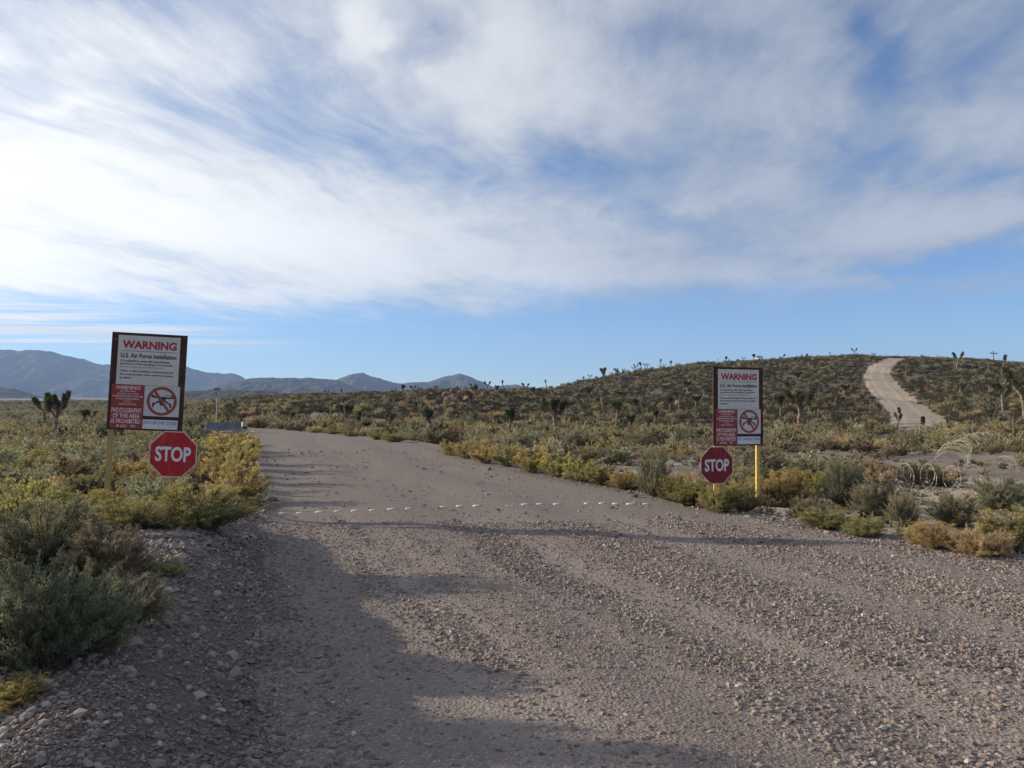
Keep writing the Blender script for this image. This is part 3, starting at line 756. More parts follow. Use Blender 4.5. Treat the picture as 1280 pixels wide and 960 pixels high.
# ---- scattered individuals and the far cover
def on_track(x, y, pad=.3):
    m_ = (x > XL(y) - pad) & (x < XR(y) + pad) & (y < 88)
    m_ |= seg_dist(x, y, HP[::4].tolist() + [HP[-1].tolist()]) < HW + .1
    m_ |= seg_dist(x, y, SP[::5].tolist() + [SP[-1].tolist()]) < SW + .5
    return m_
def scatter(n, y0, y1, tmax, gap, seed, thr=.0, wide=(.6, 1.3), power=1.0):
    g = np.random.default_rng(seed)
    y = y0 + (y1 - y0) * g.random(n) ** power; x = g.uniform(-1, 1, n) * (tmax * y + 2)
    ok = ~on_track(x, y) & (fbm(x / 5, y / 7, 3, 91) > thr)
    # keep the gravel shoulders bare close by
    ok &= ~((y < 13.5) & (x > XL(y) - 2.2) & (x < XR(y) + .8))
    u_ = 640 + FPX * x / y; rt = x > XR(y)
    ok &= ~(~rt & (y < 12.5) & (x > XL(y) - 3.6))
    ok &= ~((u_ > 850) & (u_ < 965) & (y < 17.5))                      # clear ground before the right sign
    ok &= ~((u_ > 1112) & (y > 16) & (y < 37) & (g.random(n) < .9))    # and round the wire
    ok &= ~(rt & (y < 21) & (g.random(n) < .92)); ok &= ~(rt & (y < 38) & (g.random(n) < .62)); ok &= ~((u_ > 245) & (u_ < 325) & (y > 33)); ok &= ~((u_ > 95) & (u_ < 225) & (y < 14.5))
    ok &= ~((u_ > 725) & (u_ < 900) & (y > 20) & (y < 33) & (g.random(n) < .8))
    x, y = x[ok], y[ok]; w_ = g.uniform(wide[0], wide[1], len(x))
    out = []; cell = {}
    cs = 2.2
    for t in TAKEN: cell.setdefault((int(t[0] // cs), int(t[1] // cs)), []).append(t)
    for a_, b_, c_ in zip(x, y, w_):
        ci, cj = int(a_ // cs), int(b_ // cs); bad = False
        for i in (-1, 0, 1):
            for j in (-1, 0, 1):
                for (tx, ty, tr) in cell.get((ci + i, cj + j), ()):
                    if (tx - a_) ** 2 + (ty - b_) ** 2 < ((tr + c_ * .5) * gap) ** 2: bad = True; break
                if bad: break
            if bad: break
        if bad: continue
        t = (a_, b_, c_ * .5); cell.setdefault((ci, cj), []).append(t); out.append((a_, b_, c_))
    return out
KN = {'sage': 'grey-green sagebrush', 'black': 'dark brown scrubby bush', 'rabbit': 'yellow-tipped rabbitbrush', 'dry': 'pale straw bush', 'tall': 'upright sagebrush'}
def place_label(x, y, wid):
    u = 640 + FPX * x / y
    size = 'large' if wid > 1.15 else ('small' if wid < .8 else 'middling')
    if u < 134: w_ = 'left of the left warning sign'
    elif u < 250: w_ = 'behind the left warning sign'
    elif u < 318: w_ = 'near the concrete barrier'
    elif u < 560: w_ = 'beyond the far road edge'
    elif u < 700: w_ = 'behind the start of the roadside row'
    elif u < 880: w_ = 'behind the roadside row left of the right sign'
    elif u < 960: w_ = 'behind the right warning sign'
    elif u < 1090: w_ = 'between the right sign and the hill road'
    elif u < 1180: w_ = 'in front of the hill road'
    else: w_ = 'by the coiled wire at the right'
    dd = 'just' if y < 22 else ('some way' if y < 38 else 'far')
    return size, w_, dd
near = scatter(5200, 7.5, 52, .70, .88, 5, .36, (.6, 1.5), .8)
near.sort(key=lambda t: t[1]); LABELS = {}
cap = {'sage': 230, 'black': 110, 'rabbit': 120, 'dry': 50, 'tall': 50}; used = {k: 0 for k in cap}
left_over = []
for (x, y, w_) in near:
    rr = random.random(); side_l = x < XL(y)
    if side_l: kd = 'sage' if rr < .56 else 'rabbit' if rr < .80 else 'black' if rr < .9 else 'tall' if rr < .95 else 'dry'
    else: kd = 'sage' if rr < .42 else 'black' if rr < .74 else 'rabbit' if rr < .78 else 'dry' if rr < .88 else 'tall'
    u = 640 + FPX * x / y
    if used[kd] >= cap[kd] or abs(u - 640) > 690: left_over.append((x, y, w_, kd)); continue
    used[kd] += 1
    size, wh, dd = place_label(x, y, w_)
    hgt = w_ * {'sage': .62, 'black': .5, 'rabbit': .6, 'dry': .5, 'tall': .75}[kd] * random.uniform(.85, 1.15)
    if side_l and y < 13: hgt *= .7
    lod = 'mid' if y < 26 else 'lo'
    o_ = shrub(kd, x, y, w_, hgt, lod, None, 'x', '%s %s' % (KN[kd], wh))
    LABELS.setdefault('%s %s %s' % (size, KN[kd], wh), []).append(o_)
ORD = ['nearest', 'second nearest', 'third nearest', 'fourth nearest', 'fifth nearest', 'sixth nearest', 'seventh nearest', 'eighth nearest', 'ninth nearest', 'tenth nearest', 'eleventh nearest', 'twelfth nearest'] + ['%dth nearest' % i for i in range(13, 200)]
for base_, obs in LABELS.items():
    obs.sort(key=lambda ob: ob.location.y)
    for i, ob in enumerate(obs): ob['label'] = (ORD[i] + ' ' + base_) if len(obs) > 1 else base_

ST = dict(p='pole', c='club', f='fork', x='cross', b='broad', s='stub', l='lean')
JT = [  # u, v of foot, height px, style, label ('' = one of a row nothing tells apart)
 (69, 539, 50, 'b', 'tallest joshua tree on the left plain, many heads, left of the left sign'), (57, 536, 40, 'f', 'thinner joshua tree beside the tallest one on the left plain'),
 (104, 534, 23, 'c', 'short dark joshua tree just left of the left warning board'), (113, 533, 20, 'f', 'leaning joshua tree touching the left edge of the left warning board'), (226, 500, 14, 'c', 'joshua tree half hidden behind the right edge of the left warning board'),
 (366, 530, 16, 'c', 'dark round joshua tree beyond the far end of the road'), (432, 529, 24, 'b', 'broad-crowned joshua tree above the far road edge'), (449, 534, 21, 's', 'stubby green-headed joshua tree right of the broad one above the far road edge'),
 (457, 540, 14, 's', 'short dark joshua tree standing lowest above the far road edge'), (482, 522, 11, 'p', 'thin pole-like joshua tree on the slope below the rocky knoll'),
 (525, 522, 20, 'f', 'greyish joshua tree below the rocky knoll'), (539, 543, 33, 'c', 'round-headed joshua tree on a straight trunk just behind the side track'),
 (504, 492.5, 12, 'c', 'largest skyline joshua tree left of the rocky knoll'), (515, 492.5, 11, 'f', 'forked skyline joshua tree second left of the rocky knoll'), (544, 491, 9, 'f', 'skyline joshua tree nearest the left side of the rocky knoll'), (536, 491, 7, 'l', 'leaning small skyline joshua tree beside the rocky knoll'),
 (426, 496, 10, 'p', 'tallest of the small skyline joshua trees over the far road end'),
 (608, 487.5, 12, 'f', 'Y-shaped joshua tree on the skyline right of the rocky knoll'), (622, 491, 10, 's', 'stocky joshua tree on the skyline right of the Y-shaped one'), (657.5, 491.5, 13, 'f', 'wide joshua tree on the saddle before the big hill rises'),
 (667.5, 495, 12, 's', 'dark stubby joshua tree on the saddle, second from the wide one'), (675.5, 495, 10, 's', 'dark stubby joshua tree on the saddle, third from the wide one'),
 (634, 509, 18, 'p', 'sunlit leaning joshua trunk on the reddish slope'), (635, 544, 35, 'c', 'large flat-headed joshua tree on the reddish slope'), (616.5, 536, 17, 'p', 'small brown joshua tree left of the large flat-headed one'),
 (694, 541, 44, 'b', 'big dark broad joshua tree at the hill foot in the middle of the photo'), (706, 527.5, 27, 'p', 'slender joshua tree right behind the big dark broad one'), (679, 520, 17, 's', 'joshua tree left behind the big dark broad one'),
 (737.5, 504, 21, 'c', 'joshua tree high on the hill flank right of the saddle'), (720, 506, 14, 'l', 'leaning pale joshua tree on the hill flank'), (771, 532.5, 33, 'c', 'tall thin joshua tree at the hill foot, left of the sunlit stubby one'),
 (787, 537, 20, 's', 'sunlit stubby joshua tree at the hill foot'), (796, 516, 18, 'c', 'joshua tree above the sunlit stubby one'), (818, 532, 20, 'c', 'joshua tree at the hill foot right of the sunlit stubby one'),
 (837.5, 514, 19, 'c', 'joshua tree on the hill left of the right sign, the lower of a pair'), (849.5, 512, 23, 'f', 'joshua tree on the hill left of the right sign, the taller of a pair'),
 (976, 522, 29, 'c', 'thin joshua tree right of the right sign'), (999, 532, 47, 'b', 'big spreading joshua tree on the hill foot right of the right sign'),
 (1120, 535, 26, 'l', 'joshua tree with two heads in front of the left side of the hill road'), (1152, 538, 19, 's', 'stubby single-headed joshua tree in front of the hill road'),
 (1196, 461, 21, 'f', 'branched joshua tree near the skyline right of the hill road'), (1193, 459, 15, 'p', 'thin joshua tree just behind the branched one near the skyline'), (1242, 449, 13, 'x', 'cross-shaped joshua tree on the skyline at the far right'),
 (1252, 469, 25, 'p', 'slim tall joshua tree right of the cross-shaped one'), (1236, 459, 11, 'p', 'small joshua tree under the cross-shaped one'), (1254, 514, 36, 'f', 'pale forked joshua tree on the slope at the far right'),
 (1281, 522, 64, 'b', 'big sunlit joshua tree cut by the right edge of the photo'), (1237, 528, 18, 's', 'bushy joshua tree near the orange marker post'),
 (1057, 466, 0, 'p', ''), (942, 449.5, 9.5, 'c', 'bushy joshua tree beside the white vehicle on the skyline'), (1067, 444.5, 10, 'f', 'forked skyline joshua tree left of the hill road crest'),
 (825, 458, 11, 'p', 'tallest skyline joshua tree on the left shoulder of the hill'), (769, 469, 9, 'f', 'widest skyline joshua tree on the left shoulder of the hill'), (839.5, 455.5, 8, 'c', 'skyline joshua tree nearest right of the tallest on the left shoulder'),
]
for u, v, h_ in ((379, 496, 5), (390, 496, 5), (398, 496, 6), (407.5, 496, 8), (416, 495, 5), (439, 496, 5), (451, 496, 6), (462, 497, 6), (495, 492, 7), (524, 491, 7), (384, 497, 6), (470, 494, 6)): JT.append((u, v, h_, 'pcf'[int(u) % 3], '#small skyline joshua trees above the far road end'))
for u, v, h_ in ((730, 476, 6), (737, 474, 7), (757, 471, 8), (779, 466, 6), (791, 463, 6), (794, 463, 8.5), (802, 461, 9.5), (806, 460, 7), (809, 460, 6), (830, 456, 5), (745, 474, 4), (631, 489, 4), (685, 488, 5), (690, 486, 4)): JT.append((u, v, h_, 'pcf'[int(u) % 3], '#small skyline joshua trees climbing the big hill'))
for u, v, h_ in ((885, 452, 5), (897, 450.5, 5), (907, 450, 8), (912, 449, 5), (929, 448.5, 6), (979, 446.5, 7), (1003, 445, 5), (1009.5, 445, 6), (1038, 445, 7), (1091, 443, 6), (1266, 451, 5)): JT.append((u, v, h_, 'pcf'[int(u) % 3], '#small joshua trees topping the big hill'))
jg = np.random.default_rng(3)
for k in range(44):      # half-hidden ones on the slopes
    u = jg.choice([jg.uniform(560, 720), jg.uniform(720, 880), jg.uniform(960, 1070), jg.uniform(1170, 1280)]); v = jg.uniform(470, 528)
    JT.append((float(u), float(v), float(jg.uniform(9, 16)), 'pcfsl'[k % 5], '#small dark joshua trees on the hillside scrub'))
JFEET = []
JFEET += [(-22.8, 60, 6), (-21.2, 60, 6), (-19.8, 60, 6), (-21.8, 60, 6)]
_v = hit(949, 449); JFEET.append((_v[0], _v[1] + 2, 5.0)); JFEET.append((_v[0] + 1.5, _v[1] + 2, 5.0))
for (u, v, hp, s, lab) in JT:
    if hp > 12:
        x, y, z = hit(u, v); JFEET.append((x, y, hp / FPX * y))
# ---- the rest of the scrub: one object, instances of bushes that stand in the scene
def cover():
    pts = [(x, y, w_, {'sage': 0, 'black': 1, 'rabbit': 2, 'dry': 3, 'tall': 0}[kd]) for x, y, w_, kd in left_over]
    g = np.random.default_rng(12)
    def field(n, y0, y1, tmax, thr, wide, power, seed):
        g = np.random.default_rng(seed)
        y = y0 + (y1 - y0) * g.random(n) ** power; x = g.uniform(-1, 1, n) * (tmax * y + 2)
        ok = ~on_track(x, y) & (fbm(x / 7, y / 11, 4, 91) + .25 * g.random(n) > thr)
        return x[ok], y[ok], g.uniform(wide[0], wide[1], ok.sum())
    sets = [field(7000, 50, 95, .74, .48, (.5, 1.35), .8, 1), field(74000, 90, 290, .78, .44, (.5, 1.35), .75, 2), field(12000, 260, 700, .8, .5, (.9, 2.2), .8, 3), field(2600, 9, 52, .74, .55, (.18, .4), .7, 4)]
    for x, y, w_ in sets:
        uk = 640 + FPX * x / y
        keep = ~((uk > 535) & (uk < 660) & (y > 90) & (y < 200) & (g.random(len(x)) < .45))
        for (jx, jy, jh) in JFEET: keep &= ~((np.abs(x - jx * y / jy) < .16 * jh + .3) & (y < jy + .5) & (y > jy - jh * 2.2))
        x, y, w_ = x[keep], y[keep], w_[keep]
        u = 640 + FPX * x / y
        for a_, b_, c_, uu in zip(x, y, w_, u):
            r_ = g.random()
            if b_ < 85: k = 0 if r_ < .30 else 1 if r_ < .86 else 2 if r_ < .92 else 3
            else: k = 0 if r_ < .14 else 1 if r_ < .94 else 2 if r_ < .95 else 3
            if uu < 250 and b_ > 60: k = 0 if r_ < .5 else 1
            pts.append((a_, b_, c_, k))
    A_ = np.array(pts); z = H(A_[:, 0], A_[:, 1]) - .03
    me = npmesh('scrub', np.stack([A_[:, 0], A_[:, 1], z], 1), np.zeros((0, 3), int)) if False else bpy.data.meshes.new('scrub')
    me.vertices.add(len(A_)); me.vertices.foreach_set('co', np.stack([A_[:, 0], A_[:, 1], z], 1).astype(np.float32).ravel())
    n = len(A_)
    for nm, vals in (('wid', A_[:, 2]), ('kd', A_[:, 3] * 3 + g.integers(0, 3, n)), ('rz', g.uniform(0, 6.28, n)), ('hh', g.uniform(.75, 1.25, n))):
        a_ = me.attributes.new(nm, 'FLOAT', 'POINT'); a_.data.foreach_set('value', vals.astype(np.float32))
    o_ = link('scrub', me)
    tag(o_, 'low grey-green and brown desert scrub covering the plain and the hillsides', 'scrub', kind='stuff')
    ng = bpy.data.node_groups.new('scrub_scatter', 'GeometryNodeTree')
    ng.interface.new_socket('Geometry', in_out='INPUT', socket_type='NodeSocketGeometry')
    ng.interface.new_socket('Geometry', in_out='OUTPUT', socket_type='NodeSocketGeometry')
    N, L = ng.nodes, ng.links
    gi, go = N.new('NodeGroupInput'), N.new('NodeGroupOutput'); jn = N.new('GeometryNodeJoinGeometry')
    m2p = N.new('GeometryNodeMeshToPoints'); L.new(gi.outputs[0], m2p.inputs[0])
    def na(nm):
        a_ = N.new('GeometryNodeInputNamedAttribute'); a_.data_type = 'FLOAT'; a_.inputs['Name'].default_value = nm; return a_.outputs['Attribute']
    rot = N.new('ShaderNodeCombineXYZ'); L.new(na('rz'), rot.inputs[2])
    scl = N.new('ShaderNodeCombineXYZ'); wv = na('wid')
    mh = N.new('ShaderNodeMath'); mh.operation = 'MULTIPLY'; L.new(wv, mh.inputs[0]); L.new(na('hh'), mh.inputs[1])
    L.new(wv, scl.inputs[0]); L.new(wv, scl.inputs[1]); L.new(mh.outputs[0], scl.inputs[2])
    kv = na('kd')
    for k, kd in enumerate(('sage', 'black', 'rabbit', 'dry')):
        for i in range(3):
            src = next((ob for ob in C.objects if ob.data is proto(kd, 'lo', i)[0][1]), None)
            if src is None: continue
            oi = N.new('GeometryNodeObjectInfo'); oi.inputs['Object'].default_value = src; oi.inputs['As Instance'].default_value = True
            oi.transform_space = 'ORIGINAL'
            cp = N.new('FunctionNodeCompare'); cp.data_type = 'FLOAT'; cp.operation = 'EQUAL'
            L.new(kv, cp.inputs[0]); cp.inputs[1].default_value = k * 3 + i; cp.inputs['Epsilon'].default_value = .1
            ip = N.new('GeometryNodeInstanceOnPoints')
            L.new(m2p.outputs[0], ip.inputs['Points']); L.new(cp.outputs[0], ip.inputs['Selection']); L.new(oi.outputs['Geometry'], ip.inputs['Instance'])
            L.new(rot.outputs[0], ip.inputs['Rotation']); L.new(scl.outputs[0], ip.inputs['Scale'])
            L.new(ip.outputs[0], jn.inputs[0])
    L.new(jn.outputs[0], go.inputs[0])
    md = o_.modifiers.new('scatter', 'NODES'); md.node_group = ng
    print('scrub points', n)
cover()

# ------------------------------------------------------------------ joshua trees
def joshua(seed, style):
    g = np.random.default_rng(seed)
    tr, lv, sk = Bag(), Bag(), Bag()
    heads = []
    def limb(p0, d0, L, r0, r1, lift=.6):
        n = 6; P = [np.array(p0, float)]; d_ = np.array(d0, float)
        for i in range(n - 1):
            d_ = d_ + np.array([0, 0, lift / n]) + g.normal(0, .07, 3); d_ /= np.linalg.norm(d_)
            P.append(P[-1] + d_ * L / (n - 1))
        P = np.array(P); v, f = tubes(P[None], np.linspace(r0, r1, n)[None], 8); tr.add(v, f, .5)
        return P, d_
    def head(P, d_, size=1.0):
        # green daggers round the last stretch, dead ones hanging below
        a0 = P[-1]; ax = d_
        for bag, n, s0, s1, droop in ((lv, int(210 * size), -.34, .14, .15), (sk, int(70 * size), -.75, -.28, -.9)):
            s = g.uniform(s0, s1, n) * size; 
            base = a0 + ax * s[:, None]
            D_ = g.normal(0, 1, (n, 3)); D_ -= (D_ @ ax)[:, None] * ax * .6; D_ /= np.linalg.norm(D_, axis=1)[:, None]
            t_ = (s - s0 * size) / ((s1 - s0) * size)
            D_ = D_ + ax * ((t_ * 1.6 - .35)[:, None] if droop > 0 else -.9)
            D_ /= np.linalg.norm(D_, axis=1)[:, None]
            v, f = blades(base, D_, (.32 if droop > 0 else .24) * size * g.uniform(.7, 1.1, n), .055 * size, g)
            bag.add(v, f, np.clip(g.normal(.5, .25, n), 0, 1))
    # unit tree about 4 high, scaled later
    if style == 'pole':
        P, d_ = limb((0, 0, -.1), (0.03, 0, 1), 3.6, .17, .11); head(P, d_, 1.35)
    elif style == 'club':
        P, d_ = limb((0, 0, -.1), (0.0, 0, 1), 2.8, .16, .12); head(P, d_, 1.5)
        for k in range(3):
            a_ = k * 1.6 + g.uniform(-.3, .3); Q, e = limb(P[-2], (math.cos(a_), math.sin(a_), .9), .6, .11, .09); head(Q, e, 1.25)
    elif style == 'fork':
        P, d_ = limb((0, 0, -.1), (0.05, 0, 1), 2.0, .2, .15)
        for a_ in (0.2, 3.0, g.uniform(0, 6)):
            Q, e = limb(P[-1], (math.cos(a_), math.sin(a_) * .6, .8), 1.4, .11, .085, .9); head(Q, e, 1.2)
    elif style == 'cross':
        P, d_ = limb((0, 0, -.1), (0, 0, 1), 3.7, .16, .12); head(P, d_, .8)
        for a_ in (0, math.pi): Q, e = limb(P[-2], (math.cos(a_), 0, .15), .9, .12, .1, .1); head(Q, e, .9)
    elif style == 'broad':
        P, d_ = limb((0, 0, -.1), (0.0, 0, 1), 1.7, .2, .15)
        for k in range(4):
            a_ = k * 1.57 + g.uniform(-.3, .3); Q, e = limb(P[-1 - (k % 2)], (math.cos(a_), math.sin(a_), 1.0), 1.0 + .5 * g.random(), .12, .09, .5)
            for j in range(2 + k % 2):
                b_ = a_ + g.uniform(-1.1, 1.1); S, e2 = limb(Q[-1], (math.cos(b_), math.sin(b_), g.uniform(.5, 1.6)), g.uniform(.4, .9), .085, .07, .7); head(S, e2, g.uniform(1.0, 1.3))
        Q, e = limb(P[-1], (0, 0, 1), 1.5, .15, .1); head(Q, e, 1.3)
    elif style == 'stub':
        P, d_ = limb((0, 0, -.1), (0.1, 0, 1), 2.2, .3, .24); head(P, d_, 1.8)
        for a_ in (0.5, 3.6): Q, e = limb(P[-2], (math.cos(a_), math.sin(a_), .6), 1.1, .2, .16); head(Q, e, 1.6)
    elif style == 'lean':
        P, d_ = limb((0, 0, -.1), (0.35, 0, 1), 2.4, .2, .16, .1); head(P, d_, 1.1)
        Q, e = limb(P[3], (-.5, 0.2, .8), 1.2, .13, .1); head(Q, e, 1.0)
        Q, e = limb(P[-1], (-.2, 0.2, .9), 1.1, .13, .1); head(Q, e, 1.2)
    bags = [('trunk', tr, M['bark']), ('crown', lv, M['joshua']), ('dead_leaves', sk, M['skirt'])]
    hmax = max(b_.arr()[0][:, 2].max() for _, b_, _ in bags)
    outp = []
    for n_, b_, m_ in bags:
        for i in range(len(b_.V)): b_.V[i] = b_.V[i] / hmax
        me = b_.mesh(n_); me.materials.append(m_); outp.append((n_, me))
    one = merged('joshua_tree', [b_ for _, b_, _ in bags]); [one.materials.append(m_) for _, _, m_ in bags]
    return outp, one
JP = {}
def jget(style, i):
    if (style, i) not in JP: JP[(style, i)] = joshua(hash_(style) + i, style)
    return JP[(style, i)]
JG = {}
for (u, v, hp, s, lab) in JT:
    if hp <= 0: continue
    x, y, z = hit(u, v); hgt = hp / FPX * y * 1.06
    parts, one = jget(ST[s], int(u * 7) % (3 if s in 'pcf' else 2))
    if hp > 14:
        r_ = empty('joshua_tree')
        for n_, me in parts: link(n_, me, r_)
    else: r_ = link('joshua_tree', one)
    r_.location = (x, y, z - .05); r_.scale = (hgt,) * 3 if hp > 14 else (hgt * 1.15, hgt * 1.15, hgt)
    r_.rotation_euler = (0, 0, 0 if s in 'xlf' else jg.uniform(0, 6.28))
    if lab[0] == '#': grp = lab[1:]; JG.setdefault(grp, []).append((u, tag(r_, None, 'joshua tree', grp)))
    else: tag(r_, lab, 'joshua tree', 'joshua trees described one by one')

for grp, lst in JG.items():
    lst.sort(key=lambda t: t[0])
    for i, (u, ob) in enumerate(lst):
        n_ = ('leftmost', 'second from the left', 'third from the left')[i] if i < 3 else ('rightmost' if i == len(lst) - 1 else '%s from the left' % (['fourth', 'fifth', 'sixth', 'seventh', 'eighth', 'ninth', 'tenth', 'eleventh', 'twelfth'] + ['%dth' % q_ for q_ in range(13, 90)])[i - 3])
        ob['label'] = n_ + ' of the ' + grp
# ------------------------------------------------------------------ stones
ICO = None
def ico():
    p_ = (1 + 5 ** .5) / 2
    V = np.array([(-1, p_, 0), (1, p_, 0), (-1, -p_, 0), (1, -p_, 0), (0, -1, p_), (0, 1, p_), (0, -1, -p_), (0, 1, -p_), (p_, 0, -1), (p_, 0, 1), (-p_, 0, -1), (-p_, 0, 1)]) / 1.9
    F = np.array([(0, 11, 5), (0, 5, 1), (0, 1, 7), (0, 7, 10), (0, 10, 11), (1, 5, 9), (5, 11, 4), (11, 10, 2), (10, 7, 6), (7, 1, 8), (3, 9, 4), (3, 4, 2), (3, 2, 6), (3, 6, 8), (3, 8, 9), (4, 9, 5), (2, 4, 11), (6, 2, 10), (8, 6, 7), (9, 8, 1)])
    return V, F
OCT = (np.array([(1, 0, 0), (0, 1, 0), (-1, 0, 0), (0, -1, 0), (0, 0, 1), (0, 0, -1)], float), np.array([(0, 1, 4), (1, 2, 4), (2, 3, 4), (3, 0, 4), (1, 0, 5), (2, 1, 5), (3, 2, 5), (0, 3, 5)]))
def stones_mesh(x, y, size, tint, tmpl, seed, sink=.25, zoff=0.0):
    g = np.random.default_rng(seed); V0_, F0 = tmpl; n = len(x); m_ = len(V0_)
    V = V0_[None] * (1 + g.uniform(-.28, .28, (n, m_, 1))) + g.normal(0, .10, (n, m_, 3))
    V = V * (g.uniform(.65, 1.25, (n, 1, 3)) * np.array([1.1, 1.1, .72]))
    # tumble: random axis-angle rotation
    ax = g.normal(0, 1, (n, 3)); ax /= np.linalg.norm(ax, axis=1)[:, None]; th = g.uniform(0, .7, n)
    K = np.zeros((n, 3, 3)); K[:, 0, 1] = -ax[:, 2]; K[:, 0, 2] = ax[:, 1]; K[:, 1, 0] = ax[:, 2]; K[:, 1, 2] = -ax[:, 0]; K[:, 2, 0] = -ax[:, 1]; K[:, 2, 1] = ax[:, 0]
    Rm = np.eye(3)[None] + np.sin(th)[:, None, None] * K + (1 - np.cos(th))[:, None, None] * (K @ K)
    rz = g.uniform(0, 6.28, n); cz, sz = np.cos(rz), np.sin(rz); Rz = np.zeros((n, 3, 3)); Rz[:, 0, 0] = cz; Rz[:, 0, 1] = -sz; Rz[:, 1, 0] = sz; Rz[:, 1, 1] = cz; Rz[:, 2, 2] = 1
    V = np.einsum('nij,nmj->nmi', Rz @ Rm, V) * size[:, None, None]
    z = H(x, y) + zoff
    V = V + np.stack([x, y, z + size * (.5 - sink)], 1)[:, None]
    F = (F0[None] + (np.arange(n) * m_)[:, None, None]).reshape(-1, 3)
    return npmesh('gravel', V.reshape(-1, 3), F, face_attr={'tint': np.repeat(tint, len(F0))})
def gravel_field(n, y0, y1, tmpl, seed, smin, smax, p_=.5):
    g = np.random.default_rng(seed)
    e = 1 - p_ + 1 - 1
    y = (y0 ** (2 - 1.5) + g.random(n) * (y1 ** .5 - y0 ** .5)) ** 2
    x = g.uniform(-1, 1, n) * (.70 * y + .8)
    l, r_ = XL(y), XR(y)
    side = np.maximum(l - x, x - r_)
    t = x + .36 * y
    win = .5 * fbm(t * 1.7, y * .10, 3, 101) + .5 * fbm(t * 3.1, y * .45, 3, 131)            # windrows thrown up by wheels
    pat = fbm(x * 1.6, y * 1.1, 3, 111)
    prob = sstep(.68 * win + .32 * pat, .38, .56) * .25 + .75
    inner = (side < -.5); prob = np.where(inner & (y > 11.5), prob * (1 - .85 * sstep(y, 11.5, 14)), prob)
    bank = (x < l) & (x > l - 3.2) & (y < 14)
    prob = np.where(bank, .35 + .6 * sstep(pat, .35, .6), prob)
    strip_ = (x < l + .9) & (x > l)
    prob = np.where(strip_, prob * .95, prob)
    out = (x < l - 3.2) | (x > r_ + 1.2); prob = np.where(out, .22, prob)
    prob = np.where((x > r_ - .5) & (x < r_ + 1.0), .85, prob)
    ok = g.random(n) < prob
    x, y = x[ok], y[ok]; n = len(x)
    s = np.clip(g.lognormal(math.log(smin * .92), .44, n), .4 * smin, smax) * (1 + y * .03)
    s = s * (.80 + .32 * sstep(win[ok], .40, .56)); bank = bank[ok]; s = np.where(bank, s * g.choice([.6, .7, .8, .9, 1.5], n), s)
    tint = np.clip(g.beta(2.4, 3.0, n) * .9 + (g.random(n) > .985) * .4, 0, 1)
    return x, y, s, tint
for n_, y0_, y1_, tm, sm, lab in ((140000, 2.4, 5.5, ico(), .0074, 'loose crushed gravel strewn over the nearest stretch of road and bank'), (450000, 5.5, 12.5, OCT, .0090, 'loose crushed gravel over the road before the marker line'), (70000, 12.5, 34.0, OCT, .012, 'sparse loose gravel on the packed road beyond the marker line')):
    xs = gravel_field(n_, y0_, y1_, None, int(y0_ * 10), sm, sm * 2.6)
    tag(link('gravel', stones_mesh(*xs, tm, int(y1_ * 10), .18), None, M['stone']), lab, 'gravel', kind='stuff')
print('stones', len(xs[0]))
g_ = np.random.default_rng(77)                     # cobbles shed along the bank and the shoulders
n_ = 900; yy = g_.uniform(3, 14, n_); xx = XL(yy) - g_.uniform(.1, 2.8, n_)
n2 = 900; y2 = g_.uniform(8, 40, n2); x2 = XR(y2) + g_.uniform(-.3, 14, n2) ** 1.0
xx = np.concatenate([xx, x2]); yy = np.concatenate([yy, y2]); s_ = np.clip(g_.lognormal(math.log(.024), .4, n_ + n2), .015, .07)
o_ = link('cobbles', stones_mesh(xx, yy, s_, g_.uniform(.35, .95, n_ + n2), ico(), 8, .4), None, M['stone']); tag(o_, 'small pale cobbles shed along the gravel bank and the right shoulder', 'cobbles', kind='stuff')
def boulder(x, y, size, sq, m_, label, cat='rock', group=None, seed=0, name='rock', sink=.3, nsub=3):
    import bmesh
    bm = bmesh.new(); bmesh.ops.create_icosphere(bm, subdivisions=nsub, radius=1)
    g = random.Random(seed); o3 = Vector((g.uniform(0, 50), g.uniform(0, 50), g.uniform(0, 50)))
    from mathutils import noise as mn
    planes = [(Vector((g.gauss(0, 1), g.gauss(0, 1), g.gauss(0, 1))).normalized(), g.uniform(.62, .9)) for _ in range(9)]
    for v in bm.verts:
        c = v.co.copy()
        for nrm, dd in planes:
            t = c.dot(nrm)
            if t > dd: c -= nrm * (t - dd) * .85
        c *= 1 + .16 * (mn.noise(c * 1.6 + o3)) + .05 * mn.noise(c * 5 + o3)
        v.co = Vector((c.x * sq[0], c.y * sq[1], c.z * sq[2])) * size
    me = bpy.data.meshes.new(name); bm.to_mesh(me); bm.free()
    o_ = link(name, me, None, m_); o_.location = (x, y, Hs(x, y) + size * sq[2] * (1 - 2 * sink)); o_.rotation_euler = (0, 0, g.uniform(0, 6))
    return tag(o_, label, cat, group)
